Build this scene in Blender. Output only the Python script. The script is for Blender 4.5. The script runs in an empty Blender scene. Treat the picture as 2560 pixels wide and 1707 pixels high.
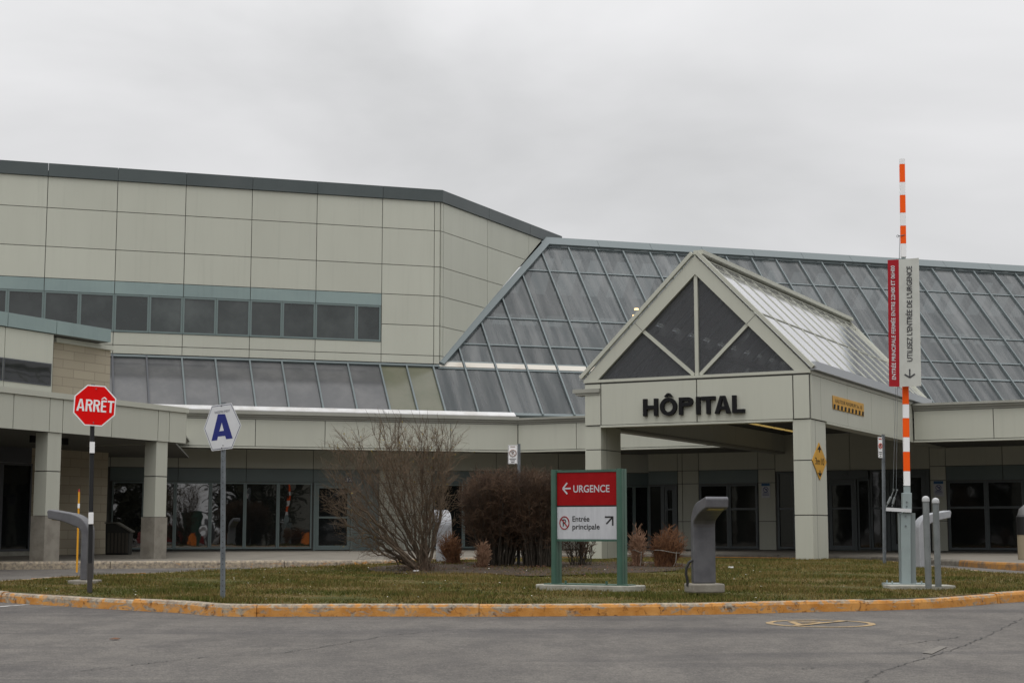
import bpy, math, random
import numpy as np
random.seed(7); rng = np.random.default_rng(7)
scene = bpy.context.scene; COL = scene.collection
V3 = lambda *a: np.array(a, float)

# ------------------------------------------------------------------ camera
FPX = 3850.0; HOR = 1320.0; EYE = 1.3
PITCH = math.atan((HOR-853.5)/FPX)
cam_d = bpy.data.cameras.new('camera'); cam = bpy.data.objects.new('camera', cam_d); COL.objects.link(cam)
cam_d.sensor_width = 36; cam_d.lens = 36*FPX/2560; cam_d.clip_end = 3000; cam_d.clip_start = 0.1
cam.location = (0, 0, EYE); cam.rotation_euler = (math.pi/2+PITCH, 0, 0)
scene.camera = cam

# ------------------------------------------------------------------ sky, sun, exposure
SUN_EL, SUN_AZ = math.radians(66), math.radians(200)      # azimuth measured from +Y clockwise
w = bpy.data.worlds.new('World'); scene.world = w; w.use_nodes = True
nt = w.node_tree; nt.nodes.clear()
def N(nt, t, **k):
    n = nt.nodes.new(t)
    for a, b in k.items():
        if hasattr(n, a): setattr(n, a, b)
        else: n.inputs[a.replace('_', ' ')].default_value = b
    return n
out = N(nt, 'ShaderNodeOutputWorld'); bg = N(nt, 'ShaderNodeBackground')
sky = N(nt, 'ShaderNodeTexSky'); sky.sky_type = 'NISHITA'; sky.sun_disc = False
sky.sun_elevation = SUN_EL; sky.sun_rotation = SUN_AZ
tc = N(nt, 'ShaderNodeTexCoord')
mp = N(nt, 'ShaderNodeMapping'); mp.inputs['Scale'].default_value = (1.0, 1.0, 2.6); mp.inputs['Location'].default_value = (0.35, 0.2, 0.1)
nt.links.new(tc.outputs['Generated'], mp.inputs['Vector'])
nz = N(nt, 'ShaderNodeTexNoise'); nz.inputs['Scale'].default_value = 2.3; nz.inputs['Detail'].default_value = 5; nz.inputs['Roughness'].default_value = 0.5; nz.inputs['Distortion'].default_value = 0.4
nt.links.new(mp.outputs[0], nz.inputs['Vector'])
cr = N(nt, 'ShaderNodeValToRGB')
e = cr.color_ramp.elements; e[0].position = 0.30; e[0].color = (5.2, 5.22, 5.25, 1); e[1].position = 0.68; e[1].color = (7.45, 7.42, 7.5, 1)
nt.links.new(nz.outputs['Fac'], cr.inputs['Fac'])
sx = N(nt, 'ShaderNodeSeparateXYZ'); nt.links.new(tc.outputs['Generated'], sx.inputs[0])
mr = N(nt, 'ShaderNodeMapRange'); mr.inputs['From Min'].default_value = 0.25; mr.inputs['From Max'].default_value = 1.0; mr.inputs['To Min'].default_value = 1.0; mr.inputs['To Max'].default_value = 2.3
nt.links.new(sx.outputs['Z'], mr.inputs['Value'])
vm = N(nt, 'ShaderNodeVectorMath', operation='SCALE'); nt.links.new(cr.outputs[0], vm.inputs[0]); nt.links.new(mr.outputs[0], vm.inputs['Scale'])
mx = N(nt, 'ShaderNodeMixRGB'); mx.inputs['Fac'].default_value = 0.97      # thick overcast: 3 % of the clear sky comes through
nt.links.new(sky.outputs[0], mx.inputs['Color1']); nt.links.new(vm.outputs[0], mx.inputs['Color2'])
nt.links.new(mx.outputs[0], bg.inputs['Color']); bg.inputs['Strength'].default_value = 0.113
nt.links.new(bg.outputs[0], out.inputs['Surface'])
sd = bpy.data.lights.new('sun', 'SUN'); so = bpy.data.objects.new('sun', sd); COL.objects.link(so)
sd.energy = 0.85; sd.angle = math.radians(40); sd.color = (1, .97, .93)
so.rotation_euler = (math.pi/2-SUN_EL, 0, math.pi-SUN_AZ)
scene.view_settings.view_transform = 'Standard'; scene.view_settings.look = 'None'; scene.view_settings.exposure = 0.0; scene.view_settings.gamma = 1
scene.cycles.max_bounces = 8; scene.cycles.transparent_max_bounces = 12
scene.cycles.use_denoising = True

# ------------------------------------------------------------------ geometry helpers
def hd(a): return V3(math.cos(a), math.sin(a), 0)
TH = math.radians(17.6)
DA, DU, DV = hd(TH), hd(TH-math.pi/4), hd(TH+math.pi/4)          # the plan of the building is octagonal
UP = V3(0, 0, 1); CAM = V3(0, 0, EYE)
def nrm(d): return V3(d[1], -d[0], 0)
def ray(x, y):
    X = (x-1280)/FPX; Y = -(y-853.5)/FPX
    d = V3(X, math.cos(PITCH)-Y*math.sin(PITCH), math.sin(PITCH)+Y*math.cos(PITCH)); return d/d[1]
def hit(x, y, P, n): r = ray(x, y); return CAM+r*(((P-CAM)@n)/(r@n))
def at(x, y, Y): return CAM+ray(x, y)*Y
def gz(Y): return float(np.interp(Y, [-400, 0, 20, 34.4, 900], [0, 0, .15, .42, .42]))
def onground(x, y, dz=0.0):
    lo, hi = 6.0, 120.0; r = ray(x, y)
    for _ in range(50):
        m = (lo+hi)/2
        if EYE+r[2]*m > gz(m)+dz: lo = m
        else: hi = m
    return CAM+r*lo

class MB:
    def __init__(s): s.v = []; s.f = []; s.m = []; s.n = 0
    def add(s, vs, fs, mi=0):
        b = s.n; s.v += [tuple(map(float, p)) for p in vs]; s.n += len(vs)
        for f in fs: s.f.append(tuple(b+i for i in f)); s.m.append(mi)
    def prism(s, poly, vec, mi=0):
        n = len(poly); vec = np.array(vec, float); poly = [np.array(p, float) for p in poly]
        nn = np.zeros(3)
        for i in range(n): nn += np.cross(poly[i]-poly[0], poly[(i+1) % n]-poly[0])
        if nn@vec > 0: poly = poly[::-1]
        s.add(poly+[p+vec for p in poly], [tuple(range(n)), tuple(range(2*n-1, n-1, -1))]+[(i, n+i, n+(i+1) % n, (i+1) % n) for i in range(n)], mi)
    def box(s, O, ax, ay, az, mi=0): s.prism([O, O+ax, O+ax+ay, O+ay], az, mi)
    def cbox(s, c, sx, sy, sz, mi=0):
        c = np.array(c, float); s.box(c-V3(sx/2, sy/2, 0), V3(sx, 0, 0), V3(0, sy, 0), V3(0, 0, sz), mi)
    def bar(s, A, B, w, d, side, mi=0):
        # a bar from A to B, width w along 'side', depth d along the third axis
        A = np.array(A, float); B = np.array(B, float); t = B-A; t /= np.linalg.norm(t)
        sd = np.array(side, float); sd -= t*(sd@t); sd /= np.linalg.norm(sd); k = np.cross(t, sd)
        s.box(A-sd*w/2-k*d/2, sd*w, k*d, B-A, mi)
    def tube(s, pts, rad, n=10, mi=0, cap=True):
        pts = [np.array(p, float) for p in pts]; 
        if not hasattr(rad, '__len__'): rad = [rad]*len(pts)
        vs = []; prev = None
        for i, p in enumerate(pts):
            t = pts[min(i+1, len(pts)-1)]-pts[max(i-1, 0)]; t = t/(np.linalg.norm(t)+1e-9)
            if prev is None: a = V3(0, 0, 1) if abs(t[2]) < .9 else V3(1, 0, 0)
            else: a = prev
            a = a-t*(a@t); a /= np.linalg.norm(a)+1e-9; prev = a; b = np.cross(t, a)
            for k in range(n): an = 2*math.pi*k/n; vs.append(p+(a*math.cos(an)+b*math.sin(an))*rad[i])
        fs = [(i*n+k, i*n+(k+1) % n, (i+1)*n+(k+1) % n, (i+1)*n+k) for i in range(len(pts)-1) for k in range(n)]
        if cap: fs += [tuple(range(n-1, -1, -1)), tuple((len(pts)-1)*n+k for k in range(n))]
        s.add(vs, fs, mi)
    def build(s, name, mats, parent=None, smooth=False, bevel=0):
        me = bpy.data.meshes.new(name); off = wloc(parent)
        me.from_pydata([(x-off[0], y-off[1], z-off[2]) for x, y, z in s.v], [], s.f)
        if not isinstance(mats, (list, tuple)): mats = [mats]
        for m in mats: me.materials.append(m)
        me.polygons.foreach_set('material_index', s.m)
        if smooth: me.polygons.foreach_set('use_smooth', [True]*len(s.f))
        me.update()
        o = bpy.data.objects.new(name, me); COL.objects.link(o); o.parent = parent
        if bevel:
            b = o.modifiers.new('bevel', 'BEVEL'); b.width = bevel; b.segments = 2; b.limit_method = 'ANGLE'
        if smooth:
            try: me.set_sharp_from_angle(angle=math.radians(35))
            except Exception: pass
        return o
def wloc(o):
    r = np.zeros(3)
    while o is not None: r = r+np.array(o.location); o = o.parent
    return r
def tag(o, label=None, cat=None, group=None, kind=None):
    for k, x in (('label', label), ('category', cat), ('group', group), ('kind', kind)):
        if x: o[k] = x
    return o
def empty(name, loc, label, cat, group=None, rz=0):
    o = bpy.data.objects.new(name, None); COL.objects.link(o); o.location = tuple(loc); o.rotation_euler.z = rz
    o.empty_display_size = .2
    return tag(o, label, cat, group)
def copy_tree(o, parent=None):
    c = o.copy(); COL.objects.link(c); c.parent = parent
    for ch in list(o.children): copy_tree(ch, c)
    return c

class Frame:
    """a vertical wall plane: origin P, direction d, outward normal n"""
    def __init__(s, P, d): s.P = np.array([P[0], P[1], 0.]); s.d = d; s.n = nrm(d)
    def w(s, a, z, o=0.): return s.P+s.d*a+s.n*o+UP*z
    def q(s, x, y, o=0.): p = hit(x, y, s.P+s.n*o, s.n); return float((p-s.P)@s.d), float(p[2])
    def s(s, x, y=1150, o=0.): return s.q(x, y, o)[0]
    def z(s, x, y, o=0.): return s.q(x, y, o)[1]
    def box(s, mb, a0, a1, z0, z1, o0, o1, mi=0):
        mb.box(s.w(a0, z0, o0), s.d*(a1-a0), s.n*(o1-o0), UP*(z1-z0), mi)
    def poly(s, mb, pts, o0, o1, mi=0): mb.prism([s.w(a, z, o0) for a, z in pts], s.n*(o1-o0), mi)
    def bar(s, mb, p, q, wd, o0, o1, mi=0):
        mb.bar(s.w(p[0], p[1], (o0+o1)/2), s.w(q[0], q[1], (o0+o1)/2), wd, abs(o1-o0), np.cross(s.w(*q)-s.w(*p), s.n), mi)
    def panels(s, mb, ss, zs, gap=.022, th=.035, skip=None, clip=None, back=True, o=0.):
        # cladding panels (material 0) in front of a dark joint backing (material 1)
        for i in range(len(ss)-1):
            for j in range(len(zs)-1):
                if skip and skip(i, j): continue
                a0, a1, z0, z1 = ss[i]+gap/2, ss[i+1]-gap/2, zs[j]+gap/2, zs[j+1]-gap/2
                if clip:
                    P = clip_poly([(a0, z0), (a1, z0), (a1, z1), (a0, z1)], clip)
                    if len(P) >= 3: s.poly(mb, P, o, o+th, 0)
                else: s.box(mb, a0, a1, z0, z1, o, o+th, 0)
        if back:
            P = [(ss[0], zs[0]), (ss[-1], zs[0]), (ss[-1], zs[-1]), (ss[0], zs[-1])]
            if clip: P = clip_poly(P, clip)
            s.poly(mb, P, o-.12, o-.002, 1)
def clip_poly(P, f):
    R = []
    for i in range(len(P)):
        a, b = P[i], P[(i+1) % len(P)]; fa, fb = f(a), f(b)
        if fa >= 0: R.append(a)
        if (fa >= 0) != (fb >= 0):
            t = fa/(fa-fb); R.append((a[0]+(b[0]-a[0])*t, a[1]+(b[1]-a[1])*t))
    return R

# ------------------------------------------------------------------ materials
def srgb(r, g, b):
    return tuple(((c/255)/12.92 if c/255 < .04045 else ((c/255+.055)/1.055)**2.4) for c in (r, g, b))+(1,)
MATS = {}
def mat(name, col, rough=.6, metal=0., col2=None, scale=3., detail=4., lo=.4, hi=.65, bump=0., bscale=40., ior=1.5, stretch=None, emit=None, spec=.5, dist=0., bdist=.01):
    m = bpy.data.materials.new(name); m.use_nodes = True; t = m.node_tree; b = t.nodes['Principled BSDF']
    if len(col) == 3: col = (*col, 1)
    b.inputs['Base Color'].default_value = col; b.inputs['Roughness'].default_value = rough; b.inputs['Metallic'].default_value = metal
    b.inputs['IOR'].default_value = ior; b.inputs['Specular IOR Level'].default_value = spec
    co = t.nodes.new('ShaderNodeNewGeometry').outputs['Position']
    if stretch:
        mp = t.nodes.new('ShaderNodeMapping'); mp.inputs['Scale'].default_value = stretch; t.links.new(co, mp.inputs['Vector']); cs = mp.outputs[0]
    else: cs = co
    if col2:
        if len(col2) == 3: col2 = (*col2, 1)
        n = N(t, 'ShaderNodeTexNoise'); n.inputs['Scale'].default_value = scale; n.inputs['Detail'].default_value = detail; n.inputs['Roughness'].default_value = .6; n.inputs['Distortion'].default_value = dist
        t.links.new(cs, n.inputs['Vector'])
        r = N(t, 'ShaderNodeValToRGB'); r.color_ramp.elements[0].position = lo; r.color_ramp.elements[1].position = hi
        r.color_ramp.elements[0].color = col; r.color_ramp.elements[1].color = col2
        t.links.new(n.outputs['Fac'], r.inputs['Fac']); t.links.new(r.outputs[0], b.inputs['Base Color'])
        m['ramp'] = r.name
    if bump:
        n = N(t, 'ShaderNodeTexNoise'); n.inputs['Scale'].default_value = bscale; n.inputs['Detail'].default_value = 3; t.links.new(co, n.inputs['Vector'])
        bp = t.nodes.new('ShaderNodeBump'); bp.inputs['Strength'].default_value = bump; bp.inputs['Distance'].default_value = bdist
        t.links.new(n.outputs['Fac'], bp.inputs['Height']); t.links.new(bp.outputs[0], b.inputs['Normal'])
    if emit: b.inputs['Emission Color'].default_value = (*emit[:3], 1); b.inputs['Emission Strength'].default_value = emit[3]
    MATS[name] = m; return m
panel = mat('cladding_panel', (.487, .493, .42), .55, col2=(.457, .462, .392), scale=.5, detail=3, lo=.35, hi=.7, stretch=(1, 1, .35))
panel2 = mat('canopy_cladding', (.50, .515, .43), .5, col2=(.47, .48, .40), scale=.7, detail=3, lo=.35, hi=.7, stretch=(1, 1, .35))
def add_island_var(m, lo=.94, hi=1.05, streak=None):
    t = m.node_tree; b = t.nodes['Principled BSDF']; src = b.inputs['Base Color'].links[0].from_socket
    g = t.nodes.new('ShaderNodeNewGeometry'); r = N(t, 'ShaderNodeMapRange'); r.inputs['To Min'].default_value = lo; r.inputs['To Max'].default_value = hi; t.links.new(g.outputs['Random Per Island'], r.inputs['Value'])
    v = N(t, 'ShaderNodeVectorMath', operation='SCALE'); t.links.new(src, v.inputs[0]); t.links.new(r.outputs[0], v.inputs['Scale']); out_ = v.outputs[0]
    if streak:   # rain streaks and grime: fine across, long downwards
        mp = t.nodes.new('ShaderNodeMapping'); mp.inputs['Scale'].default_value = (5, 5, .22); t.links.new(g.outputs['Position'], mp.inputs['Vector'])
        n = N(t, 'ShaderNodeTexNoise'); n.inputs['Scale'].default_value = 1.3; n.inputs['Detail'].default_value = 6; n.inputs['Roughness'].default_value = .7; t.links.new(mp.outputs[0], n.inputs['Vector'])
        q = N(t, 'ShaderNodeMapRange'); q.inputs['From Min'].default_value = .52; q.inputs['From Max'].default_value = .75; q.inputs['To Min'].default_value = 1; q.inputs['To Max'].default_value = streak; t.links.new(n.outputs['Fac'], q.inputs['Value'])
        v2 = N(t, 'ShaderNodeVectorMath', operation='SCALE'); t.links.new(out_, v2.inputs[0]); t.links.new(q.outputs[0], v2.inputs['Scale']); out_ = v2.outputs[0]
    t.links.new(out_, b.inputs['Base Color'])
add_island_var(panel, .965, 1.03, .93); add_island_var(panel2, .965, 1.03, .93)
joint = mat('joint', (.10, .10, .092), .8)
cap_m = mat('dark_metal_cap', (.055, .07, .07), .4, col2=(.07, .085, .085), scale=.4)
teal = mat('teal_cladding', (.24, .31, .30), .45, col2=(.215, .28, .275), scale=.6)
teald = mat('teal_spandrel', (.125, .165, .16), .4, col2=(.11, .145, .145), scale=.6)
tealf = mat('teal_frame', (.15, .195, .19), .4)
mull_m = mat('mullion_metal', (.14, .168, .172), .35, metal=.2)
mull_d = mat('mullion_dark', (.06, .065, .075), .4)
glass_d = mat('dark_glass', (.012, .014, .014), .03, ior=1.5, bump=.25, bscale=.6, bdist=.02)
glass_u = mat('ribbon_glass', (.012, .017, .016), .05, ior=1.65, col2=(.035, .042, .04), scale=.7, bump=.5, bscale=.5, bdist=.03)
def obj_var(m, lo, hi):
    t = m.node_tree; b = t.nodes['Principled BSDF']; src = b.inputs['Base Color'].links[0].from_socket; oi = t.nodes.new('ShaderNodeObjectInfo')
    q = N(t, 'ShaderNodeMapRange'); q.inputs['To Min'].default_value = lo; q.inputs['To Max'].default_value = hi; t.links.new(oi.outputs['Random'], q.inputs['Value'])
    v = N(t, 'ShaderNodeVectorMath', operation='SCALE'); t.links.new(src, v.inputs[0]); t.links.new(q.outputs[0], v.inputs['Scale']); t.links.new(v.outputs[0], b.inputs['Base Color'])
obj_var(glass_u, .6, 1.9)
grey_f = mat('grey_door_frame', (.085, .10, .105), .45)
glass_b = mat('blind_glass', (.082, .084, .086), .08, ior=1.5, col2=(.115, .115, .115), scale=1.2, bump=.1, bscale=.4)
glass_r = mat('mirror_coated_glass', (.010, .012, .012), .015, ior=2.3, bump=.3, bscale=.7, bdist=.012)
glass_o = mat('olive_glass', (.11, .115, .075), .12, ior=1.5, col2=(.13, .13, .09), scale=1.2)
white_m = mat('white_flashing', (.66, .66, .66), .5, col2=(.55, .54, .52), scale=2)
strip_m = mat('cream_strip', (.58, .55, .49), .5, col2=(.42, .36, .29), scale=1.2, lo=.5, hi=.75)
trim_m = mat('grey_trim', (.33, .33, .29), .5, col2=(.29, .29, .25), scale=1)
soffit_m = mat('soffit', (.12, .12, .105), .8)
conc = mat('concrete', (.27, .25, .21), .85, col2=(.20, .18, .15), scale=4, bump=.4, bscale=30)
add_island_var(teal, .94, 1.05, .9); add_island_var(cap_m, .9, 1.1, .9)
conc_l = mat('concrete_light', (.36, .35, .30), .9, col2=(.26, .25, .21), scale=5, bump=.5, bscale=40)
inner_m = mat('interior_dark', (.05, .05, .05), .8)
raft_m = mat('interior_rafter', (.16, .17, .17), .6)
raft_l = mat('canopy_rafter', (.55, .55, .52), .6)
black_m = mat('black_letter', (.006, .006, .007), .6, spec=.2)
blk = mat('black_paint', (.012, .012, .013), .35)
def glassmix(name, tint, base, fac, rough=.12, ior=1.6, scale=.8, stretch=(2.2, 2.2, .25), amp=.35, c2=None, slope=False, metal=0.):
    m = bpy.data.materials.new(name); m.use_nodes = True; t = m.node_tree; b = t.nodes['Principled BSDF']
    b.inputs['Base Color'].default_value = (*base, 1); b.inputs['Roughness'].default_value = rough; b.inputs['IOR'].default_value = ior
    g = t.nodes.new('ShaderNodeNewGeometry'); mp = t.nodes.new('ShaderNodeMapping'); mp.inputs['Scale'].default_value = stretch
    b.inputs['Metallic'].default_value = metal
    if slope:      # rain streaks run down the slope: fine across, long downwards
        dp = t.nodes.new('ShaderNodeVectorMath'); dp.operation = 'DOT_PRODUCT'; dp.inputs[1].default_value = tuple(DA); t.links.new(g.outputs['Position'], dp.inputs[0])
        sp = t.nodes.new('ShaderNodeSeparateXYZ'); t.links.new(g.outputs['Position'], sp.inputs[0]); cb = t.nodes.new('ShaderNodeCombineXYZ'); t.links.new(dp.outputs['Value'], cb.inputs[0]); t.links.new(sp.outputs['Z'], cb.inputs[1])
        mp.inputs['Scale'].default_value = (3.2, .45, 1); t.links.new(cb.outputs[0], mp.inputs['Vector'])
    else: t.links.new(g.outputs['Position'], mp.inputs['Vector'])
    n = N(t, 'ShaderNodeTexNoise'); n.inputs['Scale'].default_value = scale; n.inputs['Detail'].default_value = 5; t.links.new(mp.outputs[0], n.inputs['Vector'])
    r = N(t, 'ShaderNodeMapRange'); r.inputs['From Min'].default_value = .3; r.inputs['From Max'].default_value = .7; r.inputs['To Min'].default_value = fac-amp/2; r.inputs['To Max'].default_value = fac+amp/2
    t.links.new(n.outputs['Fac'], r.inputs['Value'])
    if c2:
        cr = N(t, 'ShaderNodeValToRGB'); cr.color_ramp.elements[0].position = .35; cr.color_ramp.elements[1].position = .65
        cr.color_ramp.elements[0].color = (*base, 1); cr.color_ramp.elements[1].color = (*c2, 1); t.links.new(n.outputs['Fac'], cr.inputs[0]); t.links.new(cr.outputs[0], b.inputs['Base Color'])
    if slope:
        oi = t.nodes.new('ShaderNodeObjectInfo'); q = N(t, 'ShaderNodeMapRange'); q.inputs['To Min'].default_value = .80; q.inputs['To Max'].default_value = 1.22; t.links.new(oi.outputs['Random'], q.inputs['Value'])
        v = N(t, 'ShaderNodeVectorMath', operation='SCALE'); t.links.new(b.inputs['Base Color'].links[0].from_socket, v.inputs[0]); t.links.new(q.outputs[0], v.inputs['Scale']); t.links.new(v.outputs[0], b.inputs['Base Color'])
    tr = t.nodes.new('ShaderNodeBsdfTransparent'); tr.inputs['Color'].default_value = (*tint, 1)
    mx = t.nodes.new('ShaderNodeMixShader'); t.links.new(r.outputs[0], mx.inputs['Fac']); t.links.new(tr.outputs[0], mx.inputs[1]); t.links.new(b.outputs[0], mx.inputs[2])
    t.links.new(mx.outputs[0], t.nodes['Material Output'].inputs['Surface']); return m
glass_a = glassmix('atrium_glass', (.60, .64, .64), (.080, .092, .096), .68, rough=.12, ior=1.5, amp=.2, scale=1.0, slope=True, c2=(.145, .152, .152))
glass_g = glassmix('gable_glass', (.8, .82, .84), (.11, .112, .118), .36, rough=.05, ior=1.5, amp=.1)
glass_c = glassmix('canopy_roof_glass', (.8, .82, .83), (.78, .78, .80), .82, rough=.06, ior=1.7, amp=.1, metal=.8)
red_p = mat('sign_red', (.80, .004, .004), .5, spec=.12)
red_s = mat('directory_red', (.27, .003, .005), .5, col2=(.30, .005, .007), scale=6, spec=.15)
red_b = mat('barrier_sign_red', (.36, .012, .02), .5, spec=.2)
white_r = mat('reflective_white', (.92, .92, .92), .35)
sign_w = mat('sign_white', (.66, .67, .68), .4, col2=(.60, .61, .62), scale=3)
sign_g = mat('sign_light_grey', (.52, .53, .56), .4, col2=(.46, .47, .50), scale=5, stretch=(3, 3, .4))
barr_w = mat('barrier_board_white', (.58, .59, .54), .5, col2=(.52, .53, .48), scale=3)
blue_m = mat('letter_blue', (.012, .02, .17), .4)
post_g = mat('galvanised_steel', (.20, .22, .235), .5, metal=.4, col2=(.14, .155, .165), scale=9)
post_l = mat('light_grey_paint', (.29, .345, .345), .45, col2=(.25, .30, .30), scale=3)
steel_g = mat('grey_bollard_paint', (.19, .205, .205), .45, col2=(.15, .165, .165), scale=5)
lamp_m = mat('lamp_grey_metal', (.135, .135, .145), .45, metal=.2, col2=(.10, .10, .11), scale=5)
green_m = mat('green_sign_metal', (.052, .118, .086), .35, col2=(.045, .10, .074), scale=4)
yellow_m = mat('yellow_sign', (.62, .32, .015), .4, col2=(.55, .28, .015), scale=3)
stake_m = mat('yellow_stake', (.75, .36, .02), .5)
orange_m = mat('reflective_orange', (1, .115, .008), .5, spec=.15)
lit_m = mat('lamp_glow', (.9, .7, .4), .5, emit=(1, .66, .28, 2.2))
tube_m = mat('strip_light_glow', (.9, .8, .4), .5, emit=(1, .68, .2, .3))
lamp_skylit = mat('lamp_metal_skylit', (.34, .35, .37), .45, col2=(.29, .30, .32), scale=4)  # same lamp metal, sky brightness painted into the colour
lens_m = mat('yellowed_lens', (.35, .28, .08), .3)
hose_m = mat('black_hose', (.015, .015, .015), .5)
bin_m = mat('bin_dark_plastic', (.018, .018, .015), .6)
bin_b = mat('bin_beige', (.30, .25, .17), .7)
bark = mat('shrub_bark', (.075, .052, .034), .9, col2=(.135, .10, .068), scale=12)
twig = mat('shrub_twig', (.105, .070, .042), .9, col2=(.18, .125, .075), scale=6)
htwig = mat('hedge_twig', (.055, .031, .017), .9, col2=(.115, .066, .036), scale=3)
hbark = mat('hedge_stem', (.045, .038, .028), .9, col2=(.075, .06, .045), scale=9)
straw = mat('bundled_stem', (.19, .082, .032), .9, col2=(.09, .042, .02), scale=14)
straw_l = mat('straw_stem', (.30, .18, .11), .9, col2=(.17, .085, .05), scale=14)
leafy = mat('old_leaf', (.30, .22, .03), .8)
string_m = mat('string', (.24, .23, .20), .8)

# block wall: courses and joints as a procedural brick pattern
def block_mat():
    m = bpy.data.materials.new('split_block'); m.use_nodes = True; t = m.node_tree; b = t.nodes['Principled BSDF']; b.inputs['Roughness'].default_value = .9
    g = t.nodes.new('ShaderNodeNewGeometry')
    dp = t.nodes.new('ShaderNodeVectorMath'); dp.operation = 'DOT_PRODUCT'; dp.inputs[1].default_value = tuple(DV); t.links.new(g.outputs['Position'], dp.inputs[0])
    sp = t.nodes.new('ShaderNodeSeparateXYZ'); t.links.new(g.outputs['Position'], sp.inputs[0])
    cb = t.nodes.new('ShaderNodeCombineXYZ'); t.links.new(dp.outputs['Value'], cb.inputs[0]); t.links.new(sp.outputs['Z'], cb.inputs[1])
    br = t.nodes.new('ShaderNodeTexBrick'); t.links.new(cb.outputs[0], br.inputs['Vector']); br.inputs['Scale'].default_value = 1
    br.inputs['Brick Width'].default_value = .85; br.inputs['Row Height'].default_value = .25; br.inputs['Mortar Size'].default_value = .012; br.inputs['Mortar Smooth'].default_value = .3
    br.inputs['Color1'].default_value = (.41, .36, .27, 1); br.inputs['Color2'].default_value = (.36, .315, .235, 1); br.inputs['Mortar'].default_value = (.27, .235, .18, 1); br.inputs['Bias'].default_value = 0
    t.links.new(br.outputs['Color'], b.inputs['Base Color'])
    n = N(t, 'ShaderNodeTexNoise'); n.inputs['Scale'].default_value = 25; t.links.new(g.outputs['Position'], n.inputs['Vector'])
    bp = t.nodes.new('ShaderNodeBump'); bp.inputs['Strength'].default_value = .5; bp.inputs['Distance'].default_value = .01; t.links.new(n.outputs['Fac'], bp.inputs['Height']); t.links.new(bp.outputs[0], b.inputs['Normal'])
    return m
block = block_mat()

# asphalt: fine aggregate, large patches of wear, faint stains
def asphalt_mat():
    m = bpy.data.materials.new('asphalt'); m.use_nodes = True; t = m.node_tree; b = t.nodes['Principled BSDF']; b.inputs['Roughness'].default_value = .85
    g = t.nodes.new('ShaderNodeNewGeometry')
    def noise(sc, det, st=None, dist=0):
        s = g.outputs['Position']
        if st: mp = t.nodes.new('ShaderNodeMapping'); mp.inputs['Scale'].default_value = st; t.links.new(s, mp.inputs['Vector']); s = mp.outputs[0]
        n = N(t, 'ShaderNodeTexNoise'); n.inputs['Scale'].default_value = sc; n.inputs['Detail'].default_value = det; n.inputs['Distortion'].default_value = dist; t.links.new(s, n.inputs['Vector']); return n.outputs['Fac']
    def ramp(f, p0, c0, p1, c1):
        r = N(t, 'ShaderNodeValToRGB'); r.color_ramp.elements[0].position = p0; r.color_ramp.elements[0].color = (*c0, 1); r.color_ramp.elements[1].position = p1; r.color_ramp.elements[1].color = (*c1, 1); t.links.new(f, r.inputs[0]); return r.outputs[0]
    def mul(a, c, f=1.0):
        x = t.nodes.new('ShaderNodeMixRGB'); x.blend_type = 'MULTIPLY'; x.inputs['Fac'].default_value = f; t.links.new(a, x.inputs[1]); t.links.new(c, x.inputs[2]); return x.outputs[0]
    c = ramp(noise(.35, 4, (1, .6, 1)), .3, (.094, .085, .077), .7, (.132, .121, .109))
    c = mul(c, ramp(noise(55, 2), .36, (.62, .62, .62), .66, (1.3, 1.28, 1.25)))
    c = mul(c, ramp(noise(11, 5), .34, (.84, .84, .84), .66, (1.12, 1.12, 1.12)))
    c = mul(c, ramp(noise(2.2, 5, (1, .5, 1)), .35, (.80, .80, .81), .62, (1.08, 1.08, 1.07)))
    c = mul(c, ramp(noise(30, 2), .68, (1, 1, 1), .72, (1.7, 1.65, 1.55)))
    c = mul(c, ramp(noise(.45, 4, (.22, 1.8, 1), .8), .36, (.70, .70, .73), .50, (1, 1, 1)))
    t.links.new(c, b.inputs['Base Color'])
    bp = t.nodes.new('ShaderNodeBump'); bp.inputs['Strength'].default_value = .6; bp.inputs['Distance'].default_value = .008; t.links.new(noise(70, 2), bp.inputs['Height']); t.links.new(bp.outputs[0], b.inputs['Normal'])
    return m
asph = asphalt_mat()
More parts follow.
